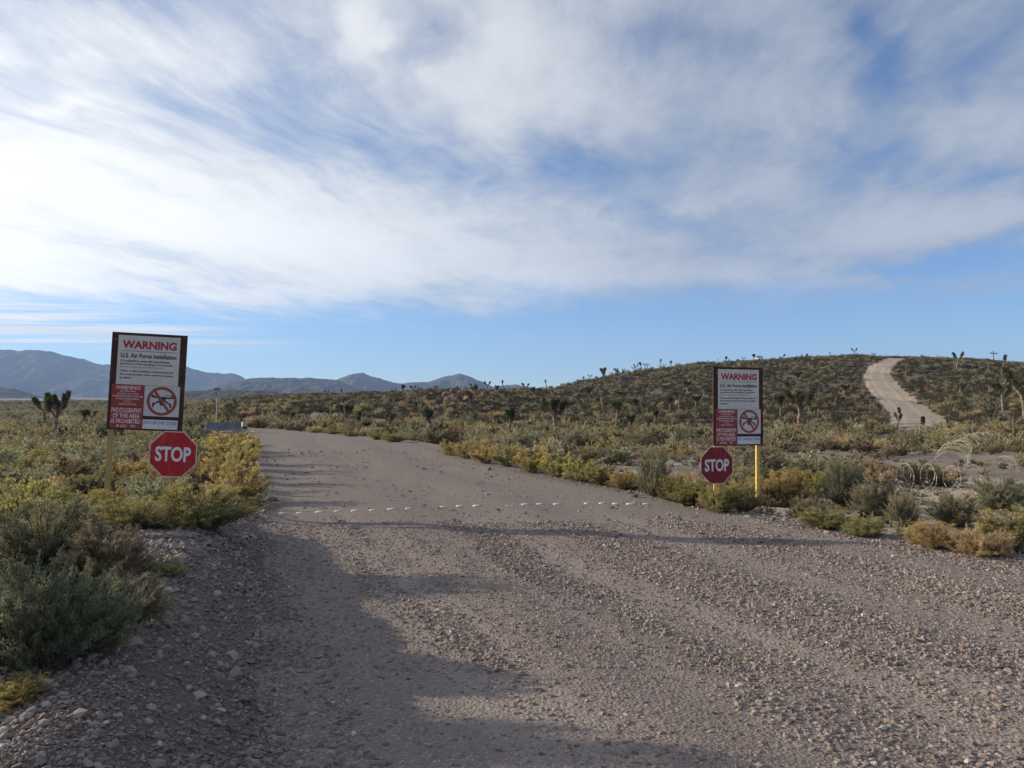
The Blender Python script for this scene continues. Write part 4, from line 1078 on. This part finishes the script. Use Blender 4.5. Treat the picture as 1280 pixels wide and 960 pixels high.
for u, v, wp, m_, lab in ((58, 862, 29, 'rock', 'flat pale grey rock beside the low yellow plant'), (40, 890, 14, 'rock', 'small white stone under the low yellow plant'), (5, 917, 18, 'rock', 'white stone at the left edge near the bottom'),
    (3, 936, 14, 'rock', 'lower white stone at the left edge near the bottom'), (297, 733, 11, 'rock', 'white stone on the shaded slope of the gravel bank'), (320, 796, 10, 'rock', 'pale stone at the foot of the gravel bank'),
    (302, 876, 26, 'darkrock', 'grey rock half buried in the shaded foot of the gravel bank'), (194, 706, 12, 'rock', 'pale stone behind the crest of the gravel bank'), (1117, 697, 8, 'rock', 'white stone on the right road shoulder in the sign shadow'),
    (318, 631, 30, 'darkrock', 'broken clump of earth at the rim of the washout'), (340, 626, 14, 'darkrock', 'small broken clod right of the washout'), (110, 905, 10, 'rock', 'pale stone on the near end of the gravel bank'),
    (611, 588, 10, 'darkrock', 'dark flat clod on the road near the roadside row'), (792, 622, 12, 'darkrock', 'brown clod lying at the right road edge')):
    x, y, z = hit(u, v); s_ = wp / FPX * y * .5
    boulder(x, y, s_, (1, .8, .62), M[m_], lab, seed=u, group='stones along the road')
for k, (u, v, wp) in enumerate(((561, 505, 14), (569, 498, 12), (577, 494, 10), (583, 502, 13), (567, 509, 12), (556, 495, 8), (591, 492, 10), (549, 512, 9), (600, 490, 8), (580, 490, 8), (566, 491, 9), (848, 508, 12))):
    x, y, z = hit(u, v); s_ = wp / FPX * y * .5
    lab = 'rust-coloured boulder on the hill left of the right sign' if u > 800 else ('%s rust-coloured rock of the knoll outcrop' % ('largest', 'upper left', 'crest', 'right-hand', 'lowest', 'far left', 'far right', 'lower left', 'rightmost small', 'second crest', 'third crest')[k])
    boulder(x, y, s_, (1, 1, .9), M['redrock'], lab, seed=100 + k, group='rust rocks of the outcrop', name='boulder', nsub=3)

# ------------------------------------------------------------------ hard things
def boxes(name, lst, parent=None, m_=None, bevel=0.0):
    """lst of (cx,cy,cz,sx,sy,sz[,rotation about y])"""
    import bmesh
    bm = bmesh.new()
    for b_ in lst:
        r_ = bmesh.ops.create_cube(bm, size=1)
        for v in r_['verts']:
            c = Vector((v.co.x * b_[3], v.co.y * b_[4], v.co.z * b_[5]))
            if len(b_) > 6: c.rotate(Matrix.Rotation(b_[6], 3, 'Y'))
            v.co = c + Vector(b_[:3])
    if bevel: bmesh.ops.bevel(bm, geom=bm.edges[:], offset=bevel, segments=2, affect='EDGES')
    me = bpy.data.meshes.new(name); bm.to_mesh(me); bm.free()
    return link(name, me, parent, m_)
def prism(name, pts, y0, y1, parent, m_):
    """outline in x,z extruded from y0 to y1"""
    n = len(pts); V = [(p_[0], y0, p_[1]) for p_ in pts] + [(p_[0], y1, p_[1]) for p_ in pts]
    F = [tuple(range(n)), tuple(range(2 * n - 1, n - 1, -1))] + [(i, n + i, n + (i + 1) % n, (i + 1) % n) for i in range(n)]
    me = bpy.data.meshes.new(name); me.from_pydata(V, [], F)
    import bmesh
    bm = bmesh.new(); bm.from_mesh(me); bmesh.ops.recalc_face_normals(bm, faces=bm.faces); bm.to_mesh(me); bm.free()
    return link(name, me, parent, m_)
def text_verts(s, width, height, bold=.0, maxw=None):
    """flat text geometry fitted to a box, centred on 0,0: (verts x,z ; faces)"""
    cu = bpy.data.curves.new('lettering', 'FONT'); cu.body = s; cu.size = 1; cu.offset = bold; cu.resolution_u = 3
    ob = bpy.data.objects.new('lettering', cu); C.objects.link(ob)
    dg = bpy.context.evaluated_depsgraph_get(); dg.update()
    me = bpy.data.meshes.new_from_object(ob.evaluated_get(dg))
    V = np.empty(len(me.vertices) * 3, np.float32); me.vertices.foreach_get('co', V); V = V.reshape(-1, 3)[:, :2]
    F = [tuple(p_.vertices) for p_ in me.polygons]
    bpy.data.objects.remove(ob); bpy.data.curves.remove(cu); bpy.data.meshes.remove(me)
    lo, hi = V.min(0), V.max(0); V = (V - (lo + hi) / 2) / (hi - lo)
    if height is None: height = (hi - lo)[1] * width / (hi - lo)[0]
    return V * np.array([width, height]), F
def lettering(lines, parent, m_, y):
    """lines of (text, cx, cz, w, h, bold, left)"""
    VV, FF = [], []
    for (s, cx, cz, w_, h_, bold, left) in lines:
        V, F = text_verts(s, w_, h_, bold)
        if left: V = V + np.array([w_ / 2, 0])
        o_ = len(VV); VV += [(a_ + cx, y, b_ + cz) for a_, b_ in V.tolist()]; FF += [tuple(i + o_ for i in f) for f in F]
    me = bpy.data.meshes.new('lettering'); me.from_pydata(VV, [], FF)
    o_ = link('lettering', me, parent, m_)
    md = o_.modifiers.new('thickness', 'SOLIDIFY'); md.thickness = .0015; md.offset = 0
    return o_
def faded(c1, c2, dust=.35):
    def f(k):
        o_ = k.node('ShaderNodeTexCoord').outputs['Object']; x, y, z = k.sep(o_)
        c = k.mix(k.rng(k.noise(o_, 2.2, 5, .6), .35, .68), c1, c2)
        run = k.noise(k.xyz(k.m('MULTIPLY', x, 14), k.m('MULTIPLY', y, 14), k.m('MULTIPLY', z, 1.1)), 1.6, 4, .6)
        c = k.mix(k.rng(run, .52, .78, 0, dust), c, (.34, .29, .24))
        return k.mix(k.rng(k.noise(o_, 38, 3, .7), .66, .78, 0, .35), c, (.22, .19, .17))
    return f
M['brown'] = mat('brown_stained_plywood', worn((.042, .018, .014), (.075, .032, .024), 5), .75, lambda k: (k.noise(k.node('ShaderNodeTexCoord').outputs['Object'], 20, 4, .7), .3, .01), .3)
M['white'] = mat('white_sign_sheet', faded((.52, .52, .51), (.60, .59, .58), .30), .5)
M['white2'] = mat('pale_sign_sheet', faded((.47, .50, .50), (.55, .57, .57), .30), .5)
M['lilac'] = mat('lilac_white_sheet', faded((.55, .56, .66), (.63, .63, .72), .30), .5)
M['redp'] = mat('red_sign_sheet', faded((.30, .040, .045), (.25, .045, .045), .22), .5)
M['redring'] = mat('faded_red_print', worn((.33, .05, .045), (.27, .06, .05), 8), .6)
M['redstop'] = mat('red_retroreflective_sheet', faded((.42, .018, .022), (.36, .022, .026), .22), .45)
M['deepred'] = mat('deep_red_sheet', faded((.26, .010, .020), (.20, .012, .020), .22), .45)
M['redtext'] = mat('red_print', worn((.40, .03, .05), (.30, .03, .05), 12), .6)
M['ink'] = mat('black_print', worn((.03, .03, .035), (.05, .05, .055), 10), .6)
M['bluegrey'] = mat('purple_grey_print', worn((.16, .14, .26), (.24, .21, .34), 10), .6)
M['pinkw'] = mat('faded_white_print', worn((.60, .50, .50), (.72, .64, .64), 10), .6)
M['whitetext'] = mat('white_reflective_print', worn((.66, .66, .70), (.76, .76, .80), 8), .5)
M['cream'] = mat('cream_border', worn((.62, .56, .50), (.52, .46, .42), 8), .5)
M['yellow'] = mat('yellow_painted_post', faded((.60, .43, .10), (.50, .36, .12), .30), .6)
M['ochre'] = mat('weathered_ochre_post', faded((.42, .32, .12), (.33, .26, .12), .30), .65)
M['steel'] = mat('galvanised_steel', worn((.42, .43, .44), (.30, .31, .32), 9), .45, metal=.7)
M['darksteel'] = mat('dark_painted_metal', worn((.05, .05, .05), (.08, .075, .07), 9), .5)

def disc_ring(name, cx, cz, r0, r1, y, parent, m_, n=56):
    V, F = [], []
    for yy_ in (y, y - .0012):
        for r_ in (r0, r1):
            for k in range(n): V.append((cx + r_ * math.cos(k * 2 * math.pi / n), yy_, cz + r_ * math.sin(k * 2 * math.pi / n)))
    for k in range(n):
        j = (k + 1) % n
        F += [(k, j, n + j, n + k), (2 * n + k, 3 * n + k, 3 * n + j, 2 * n + j), (n + k, n + j, 3 * n + j, 3 * n + k), (k, 2 * n + k, 2 * n + j, j)]
    me = bpy.data.meshes.new(name); me.from_pydata(V, [], F); return link(name, me, parent, m_)

def warning_sign(loc, rot, posts, stop, post_len, post_m, stop_m, label, sq=1.0, trim=None):
    """board 1.19 wide, 1.60 high, local origin at the bottom left corner of the board's face; +x right, +z up, viewer at -y"""
    W, Hh = 1.19, 1.60
    r_ = empty('warning_sign', loc, rot); tag(r_, label, 'sign', 'warning signs flanking the road')
    boxes('board', [(W / 2, .012, Hh / 2, W, .024, Hh)], r_, M['brown'], .003)
    for i, (px_, w_) in enumerate(posts):
        zt = Hh - .05
        p_ = boxes('post', [(px_, .055, (zt - post_len) / 2, w_, .05, zt + post_len)], r_, post_m, .006)
        boxes('bolt', [(px_, -.004, z_, .018, .012, .018) for z_ in (Hh - .12, .12)], p_, M['steel'], .003)
    def panel(name, x0, z0, x1, z1, m_, y=-.002):
        return boxes(name, [((x0 + x1) / 2, y - .001, (z0 + z1) / 2, x1 - x0, .003, z1 - z0)], r_, m_)
    T = -.0052
    X0, X1 = .105, 1.085
    ps = panel('warning_panel', X0, .745, X1, 1.555, M['white'])
    lettering([('WARNING', .60, 1.405, .86, .135, .042, False)], ps, M['redtext'], T)
    boxes('rule_line', [(.60, T, 1.30, .88, .0015, .007)], ps, M['ink'])
    lettering([('U.S. Air Force Installation', .155, 1.225, .88, .078, .028, True),
               ('It is unlawful to enter this area without', .158, 1.138, .77, .042, .022, True),
               ('permission of the Installation Commander.', .158, 1.083, .84, .042, .022, True),
               ('Sec. 21, Internal Security Act of 1950; 50 U.S.C. 797', .158, 1.032, .68, .026, .0, True),
               ('While on this Installation all personnel and', .158, .965, .84, .042, .022, True),
               ('the property under their control are subject', .158, .910, .85, .042, .022, True),
               ('to search.', .158, .858, .19, .038, .022, True),
               ('WARNING SIGN', .158, .775, .13, .014, .0, True), ('AF VISUAL AID', .87, .775, .15, .014, .0, True)][:7], ps, M['ink'], T)
    XM = .565
    p1 = panel('trespass_panel', .05, .375, XM - .004, .742, M['redp'])
    lettering([('WARNING!', .305, .692, .385, .062, .02, False), ('NO TRESPASSING', .305, .633, .25, .026, .01, False), ('AUTHORITY N.R.S. 207-200', .305, .590, .34, .026, .01, False),
               ('MAXIMUM PUNISHMENT: $1000 FINE', .305, .548, .47, .030, .012, False), ('SIX MONTHS IMPRISONMENT', .305, .506, .36, .026, .01, False), ('OR BOTH', .305, .464, .12, .026, .01, False),
               ('STRICTLY ENFORCED', .305, .420, .28, .026, .01, False)], p1, M['pinkw'], T)
    p2 = panel('photography_panel', .045, .02, XM - .008, .370, M['redp'])
    lettering([('PHOTOGRAPHY', .30, .318, .47, .078, .016, False), ('OF THIS AREA', .30, .228, .42, .072, .016, False), ('IS PROHIBITED', .30, .140, .45, .072, .016, False),
               ('18 USC   795', .30, .060, .30, .042, .008, False)], p2, M['pinkw'], T)
    p3 = panel('drone_panel', XM, .240, 1.125, .742, M['white2'], -.003)
    T2 = -.0064; cx, cz = .845, .492
    # drone symbol: body, four arms with motors, rotors and gimbal
    boxes('drone_symbol', [(cx, T2, cz + .045, .11, .0015, .055), (cx - .10, T2, cz + .065, .13, .0015, .028, .12), (cx + .10, T2, cz + .055, .16, .0015, .028, -.06),
                           (cx - .155, T2, cz + .095, .13, .0015, .010), (cx + .125, T2, cz + .095, .17, .0015, .010), (cx + .165, T2, cz + .070, .03, .0015, .045), (cx - .150, T2, cz + .075, .03, .0015, .035),
                           (cx - .075, T2, cz - .02, .13, .0015, .026, -.50), (cx + .085, T2, cz - .02, .13, .0015, .026, .60), (cx - .135, T2, cz - .065, .028, .0015, .07), (cx + .140, T2, cz - .070, .028, .0015, .07),
                           (cx, T2, cz - .015, .075, .0015, .05), (cx - .005, T2, cz - .055, .05, .0015, .035)], p3, M['ink'])
    disc_ring('prohibition_ring', cx, cz, .192, .238, T2 - .0002, p3, M['redring'])
    boxes('prohibition_bar', [(cx, T2 - .0026, cz, .041, .0015, .41, -.62)], p3, M['redring'])
    p4 = panel('drone_zone_strip', XM - .002, .028, 1.115, .182, M['lilac'])
    lettering([('NO DRONE ZONE', .84, .135, .52, .052, .012, False)], p4, M['bluegrey'], T)
    # stop sign bolted to one post
    sx_, sz_, sr = stop
    def octp(rad): return [(sx_ + rad * math.cos(R(22.5 + 45 * k)) / math.cos(R(22.5)), sz_ + rad * math.sin(R(22.5 + 45 * k)) / math.cos(R(22.5))) for k in range(8)]
    ps = prism('stop_sign', octp(sr), -.012, -.015, r_, M['cream'])
    prism('red_face', octp(sr * .955), -.0155, -.017, ps, stop_m)
    lettering([('STOP', sx_, sz_, sr * 1.50, sr * .66, .030, False)], ps, M['whitetext'], -.0185)
    boxes('bolt', [(sx_, -.019, sz_ + d_, .014, .006, .014) for d_ in (sr * .86, -sr * .86)], ps, M['steel'])
    return r_
def at(u, v, y):
    """world point seen at pixel (u, v) at depth y"""
    b_ = (480 - v) / FPX; fy = math.cos(_PIT) - b_ * math.sin(_PIT); fz = math.sin(_PIT) + b_ * math.cos(_PIT)
    return Vector(((u - 640) / FPX / fy * y, y, CH + fz / fy * y))
def board_local(u, v, loc, ang, roll, y):
    p_ = at(u, v, y) - loc; Rm = (Matrix.Rotation(ang, 3, 'Z') @ Matrix.Rotation(roll, 3, 'Y')).inverted(); q_ = Rm @ p_; return q_.x, q_.z
L0 = at(132.8, 536.0, 13.2)
sxl, szl = board_local(216, 567.8, L0, R(7), R(2.7), 13.3)
warning_sign(L0, (0, R(2.7), R(7)), [(.055, .085), (1.03, .085)], (sxl, szl, .378), 1.75, M['ochre'], M['redstop'], 'warning board with bright red stop sign below its right corner, left of the road')
R0 = at(891.9, 557.4, 16.25)
sxr, szr = board_local(896.2, 581.6, R0, R(0), R(.3), 16.25)
warning_sign(R0, (0, R(.3), R(19)), [(.075, .075), (1.085, .075)], (sxr, szr, .378), 1.75, M['yellow'], M['deepred'], 'warning board with dark red stop sign below its left corner, right of the road')

# raised white road markers
M['marker'] = mat('white_glazed_marker', worn((.56, .53, .48), (.32, .29, .26), 25), .5)
def marker_mesh():
    V, F = [], []; n = 14; prof = [(1.0, 0), (.96, .35), (.82, .75), (.5, .96), (0.0, 1.0)]
    for a_, b_ in prof[:-1]:
        for k in range(n):
            c, s = math.cos(2 * math.pi * k / n), math.sin(2 * math.pi * k / n)
            V.append((math.copysign(abs(c) ** .7, c) * .075 * a_, math.copysign(abs(s) ** .7, s) * .055 * a_, .024 * b_ - .004))
    V.append((0, 0, .020)); t = len(V) - 1
    for j in range(3):
        for k in range(n): F.append((j * n + k, j * n + (k + 1) % n, (j + 1) * n + (k + 1) % n, (j + 1) * n + k))
    for k in range(n): F.append((3 * n + k, 3 * n + (k + 1) % n, t))
    me = bpy.data.meshes.new('road_marker'); me.from_pydata(V, [], F); me.materials.append(M['marker']); return me
mk = marker_mesh()
for i, (u, v) in enumerate(((352.5, 643), (375, 642), (399.5, 641), (422, 640), (444, 639.5), (466, 638.5), (489.5, 637.5), (511, 636.5), (554, 634.5), (575, 633.5), (596, 633), (634, 633), (656, 631.5), (675, 631), (696, 631), (734, 630), (752.5, 630), (770, 630.5), (788, 631), (807.5, 631))):
    x, y, z = hit(u, v); o_ = link('road_marker', mk); o_.location = (x, y, z + .008); o_.rotation_euler = (0, 0, random.uniform(-.2, .5)); s_ = .45 if u == 634 else random.uniform(.85, 1.1); o_.scale = (s_,) * 3
    lab = 'worn-down white marker stud, smallest of the row across the road' if u == 634 else ('leftmost white marker stud of the row across the road' if i == 0 else ('rightmost white marker stud of the row across the road' if i == 19 else '%s white marker stud from the left in the row across the road' % ['second', 'third', 'fourth', 'fifth', 'sixth', 'seventh', 'eighth', 'ninth', 'tenth', 'eleventh', 'twelfth', 'thirteenth', 'fourteenth', 'fifteenth', 'sixteenth', 'seventeenth', 'eighteenth', 'nineteenth'][i - 1]))
    tag(o_, lab, 'road marker', 'marker studs in a row across the road')

# concrete barrier, drum, camera mast, posts
M['concrete'] = mat('bluish_concrete', worn((.13, .145, .17), (.19, .20, .22), 2), .9)
bx, by, bz = hit(285, 546); by = 60.; gz = Hs((285 - 640) / FPX * by, by); bl = 46 / FPX * by / 2
br = empty('concrete_barrier', ((284 - 640) / FPX * by, by, gz), (0, 0, R(4))); tag(br, 'low bluish concrete barrier at the far end of the left bushes', 'barrier')
prof = [(-.30, 0), (-.30, .10), (-.16, .30), (-.09, .78), (.09, .78), (.16, .30), (.30, .10), (.30, 0)]
V = [(sx_ * bl, a_, b_) for sx_ in (-1, 1) for a_, b_ in prof]; n = len(prof)
me = bpy.data.meshes.new('wall'); me.from_pydata(V, [], [tuple(range(n)), tuple(range(2 * n - 1, n - 1, -1))] + [(i, (i + 1) % n, n + (i + 1) % n, n + i) for i in range(n)])
link('wall', me, br, M['concrete'])
boxes('end_block', [(-bl - .12, 0, .41, .22, .42, .86)], br, M['rock'], .03)
def lathe(name, prof, parent, m_, n=16, loc=(0, 0, 0)):
    V = [(loc[0] + r_ * math.cos(2 * math.pi * k / n), loc[1] + r_ * math.sin(2 * math.pi * k / n), loc[2] + z_) for r_, z_ in prof for k in range(n)]
    F = [(j * n + k, j * n + (k + 1) % n, (j + 1) * n + (k + 1) % n, (j + 1) * n + k) for j in range(len(prof) - 1) for k in range(n)] + [tuple(range((len(prof) - 1) * n, len(prof) * n)), tuple(range(n - 1, -1, -1))]
    me = bpy.data.meshes.new(name); me.from_pydata(V, [], F); return link(name, me, parent, m_)
dr = empty('drum', ((308 - 640) / FPX * by, by - .4, Hs((308 - 640) / FPX * by, by - .4))); tag(dr, 'small grey drum at the right end of the concrete barrier', 'drum')
lathe('body', [(.20, 0), (.20, .22), (.215, .24), (.20, .26), (.20, .50), (.215, .52), (.20, .54), (.20, .74), (.19, .76)], dr, M['steel']); lathe('dark_band', [(.206, .28), (.21, .38), (.206, .48)], dr, M['darksteel'])
my = 66.; mx = (271 - 640) / FPX * my; mz = Hs(mx, my); mh = at(271, 487, my).z - mz
ms = empty('camera_mast', (mx, my, mz)); tag(ms, 'thin steel mast with a camera box on top, behind the concrete barrier', 'mast')
lathe('pole', [(.06, 0), (.06, mh * .4), (.045, mh * .41), (.04, mh)], ms, M['steel'], 8)
hd = boxes('camera_box', [(-.12, 0, mh - .32, .24, .26, .42), (.17, 0, mh - .30, .26, .24, .36)], ms, M['steel'], .01)
boxes('lens', [(-.14, -.14, mh - .32, .10, .03, .10)], hd, M['darksteel']); boxes('top_lamp', [(-.08, 0, mh + .04, .22, .16, .12), (.16, 0, mh + .05, .16, .16, .11), (.04, 0, mh - .04, .3, .05, .03)], ms, M['darksteel'], .01)
for z_ in (.38, .5, .62): boxes('cross_arm', [(0, 0, mh * z_, .22, .05, .04)], ms, M['steel'])
for u_, v0_, v1_, lab in ((262.5, 518, 540, 'thin dark pole left behind the concrete barrier'),):
    x_ = (u_ - 640) / FPX * 62; z_ = Hs(x_, 62); t_ = at(u_, v0_, 62).z - z_
    po = empty('pole', (x_, 62, z_)); tag(po, lab, 'pole'); lathe('shaft', [(.04, 0), (.035, t_)], po, M['darksteel'], 8); lathe('cap', [(.05, t_ + .001), (.05, t_ + .05), (.01, t_ + .07)], po, M['darksteel'], 8)
M['orange'] = mat('orange_plastic', worn((.45, .11, .06), (.34, .10, .06), 8), .5)
x_, y_, z_ = hit(1267, 541); th = 20 / FPX * y_
mp = empty('marker_post', (x_, y_, z_)); tag(mp, 'short orange marker post on the scrub flat at the far right', 'post')
boxes('stake', [(0, 0, th / 2, .09, .04, th)], mp, M['orange'], .005); boxes('cap', [(0, 0, th + .03, .13, .06, .08)], mp, M['orange'], .01)

# razor wire
M['wire'] = mat('shiny_razor_wire', worn((.34, .33, .31), (.20, .19, .18), 10), .55, metal=.3)
def wire_tube(name, P, rad, parent=None, barbs=True):
    P = np.array(P); v, f = tubes(P[None], np.full((1, len(P)), rad), 5); V = [v]; F = [f]; o_ = len(v)
    if barbs:
        T = np.gradient(P, axis=0); T /= np.linalg.norm(T, axis=1)[:, None]
        g = np.random.default_rng(len(P)); idx = np.arange(1, len(P) - 1, 2)
        a_, b_ = rot_frames(T[idx]); th_ = g.uniform(0, 6.28, len(idx))[:, None]; s_ = a_ * np.cos(th_) + b_ * np.sin(th_)
        bv = np.stack([P[idx] - T[idx] * .018 - s_ * .012, P[idx] + T[idx] * .018 - s_ * .012, P[idx] + T[idx] * .018 + s_ * .012, P[idx] - T[idx] * .018 + s_ * .012], 1).reshape(-1, 3)
        V.append(bv); F.append(np.arange(len(bv)).reshape(-1, 4) + o_)
    me = npmesh(name, np.concatenate(V), np.concatenate(F), smooth=False); return link(name, me, parent, M['wire'])
def coil(path, rad, turns, seed, squash=1.0, ppt=26, thick=.011):
    """helix of razor wire lying on the ground along a path"""
    g = np.random.default_rng(seed); P = smooth_path(path, 120); n = int(turns * ppt); t = np.linspace(0, 1, n)
    ph = t * turns * 2 * math.pi; idx = t * 119
    cxs = np.interp(idx, range(120), P[:, 0]); cys = np.interp(idx, range(120), P[:, 1])
    dxx = np.gradient(cxs); dyy = np.gradient(cys); L = np.hypot(dxx, dyy) + 1e-9; nx, ny = dyy / L, -dxx / L
    rv = rad * (1 + .16 * (np.interp(t * turns, np.arange(int(turns) + 2), g.uniform(-1, 1, int(turns) + 2))))
    z0 = H(cxs, cys)
    X = cxs + nx * np.cos(ph) * rv + (dxx / L) * .12 * np.sin(ph * .5 + 1) ; Y = cys + ny * np.cos(ph) * rv + (dyy / L) * .12 * np.sin(ph * .5 + 1); Z = z0 + rv * squash * (.96 + np.sin(ph))
    return np.stack([X, Y, Z], 1)
f1 = hit(1122, 612); f2 = hit(1216, 612)
c1 = coil([(f1[0], f1[1]), ((f1[0] + f2[0]) / 2, f1[1] + .1), (f2[0], f2[1])], .38, 6.5, 4, .85, 30, .012)
tag(wire_tube('razor_wire_coil', c1, .0070), 'stretched-out coil of razor wire lying nearest, in front of a dark sagebrush', 'razor wire', 'coils of razor wire')
b1, b2, b3, b4 = hit(1188, 601), hit(1190, 588), hit(1200, 572), hit(1212, 562)
c2 = coil([b1[:2], b2[:2], b3[:2], b4[:2]], .46, 16, 9, .9, 24)
tag(wire_tube('razor_wire_coil', c2, .0062), 'tight tunnel-like coil of razor wire running away behind the nearest one', 'razor wire', 'coils of razor wire')
b5, b6 = hit(1214, 560), hit(1240, 553)
c3 = coil([b5[:2], b6[:2]], .42, 14, 14, .85, 22)
tag(wire_tube('razor_wire_coil', c3, .0065), 'farthest tangled coil of razor wire, highest on the flat', 'razor wire', 'coils of razor wire')
e1, e2 = hit(1245, 612), hit(1300, 606)
c4 = coil([e1[:2], e2[:2]], .46, 1.6, 21, .9, 34)
tag(wire_tube('razor_wire_coil', c4, .0055), 'single wide loop of razor wire at the right edge of the photo', 'razor wire', 'coils of razor wire')

# white vehicle on the hill
M['carwhite'] = mat('white_car_paint', worn((.72, .72, .70), (.80, .80, .78), 2), .3, spec=.5); M['glass'] = mat('dark_car_glass', (.012, .014, .018), .08, spec=.6); M['rubber'] = mat('tyre_rubber', (.02, .02, .02), .9)
x_, y_, z_ = hit(949, 449); 
vt = empty('parked_pickup', (x_, y_ + .5, Hs(x_, y_ + .5) + .1), (0, 0, R(52))); tag(vt, 'white off-road vehicle with a dark light bar parked on top of the hill', 'vehicle')
prism('body', [(-2.4, .45), (-2.45, .95), (-1.0, 1.0), (-.9, 1.0), (2.3, 1.05), (2.4, .8), (2.4, .45)], -.88, .88, vt, M['carwhite'])
cb = prism('cabin', [(-.95, 1.0), (-.45, 1.72), (1.9, 1.74), (2.3, 1.05)], -.80, .80, vt, M['carwhite'])
prism('window', [(-.72, 1.10), (-.38, 1.62), (1.80, 1.64), (2.05, 1.12)], -.806, -.802, cb, M['glass']); prism('window', [(-.72, 1.10), (-.38, 1.62), (1.80, 1.64), (2.05, 1.12)], .802, .806, cb, M['glass'])
pw = prism('windscreen', [(-.96, 1.06), (-.96, 1.07), (-.52, 1.66), (-.51, 1.65)], -.7, .7, cb, M['glass'])
boxes('rear_window', [(2.12, 0, 1.38, .02, 1.3, .44, -.55)], cb, M['glass'])
boxes('light_bar', [(.5, 0, 1.86, .28, 1.2, .16)], vt, M['darksteel'], .02)
for a_ in (-1.5, 1.45):
    for b_ in (-.82, .82):
        wh = lathe('wheel', [(.38, -.11), (.40, -.08), (.40, .08), (.38, .11)], vt, M['rubber'], 20); wh.location = (a_, b_, .40); wh.rotation_euler = (R(90), 0, 0)
        lathe('rim', [(.22, -.115), (.22, .115)], wh, M['steel'], 14)
for b_ in (-.66, .66): boxes('headlight', [(-2.46, b_, .80, .05, .28, .16)], vt, M['steel'], .01)
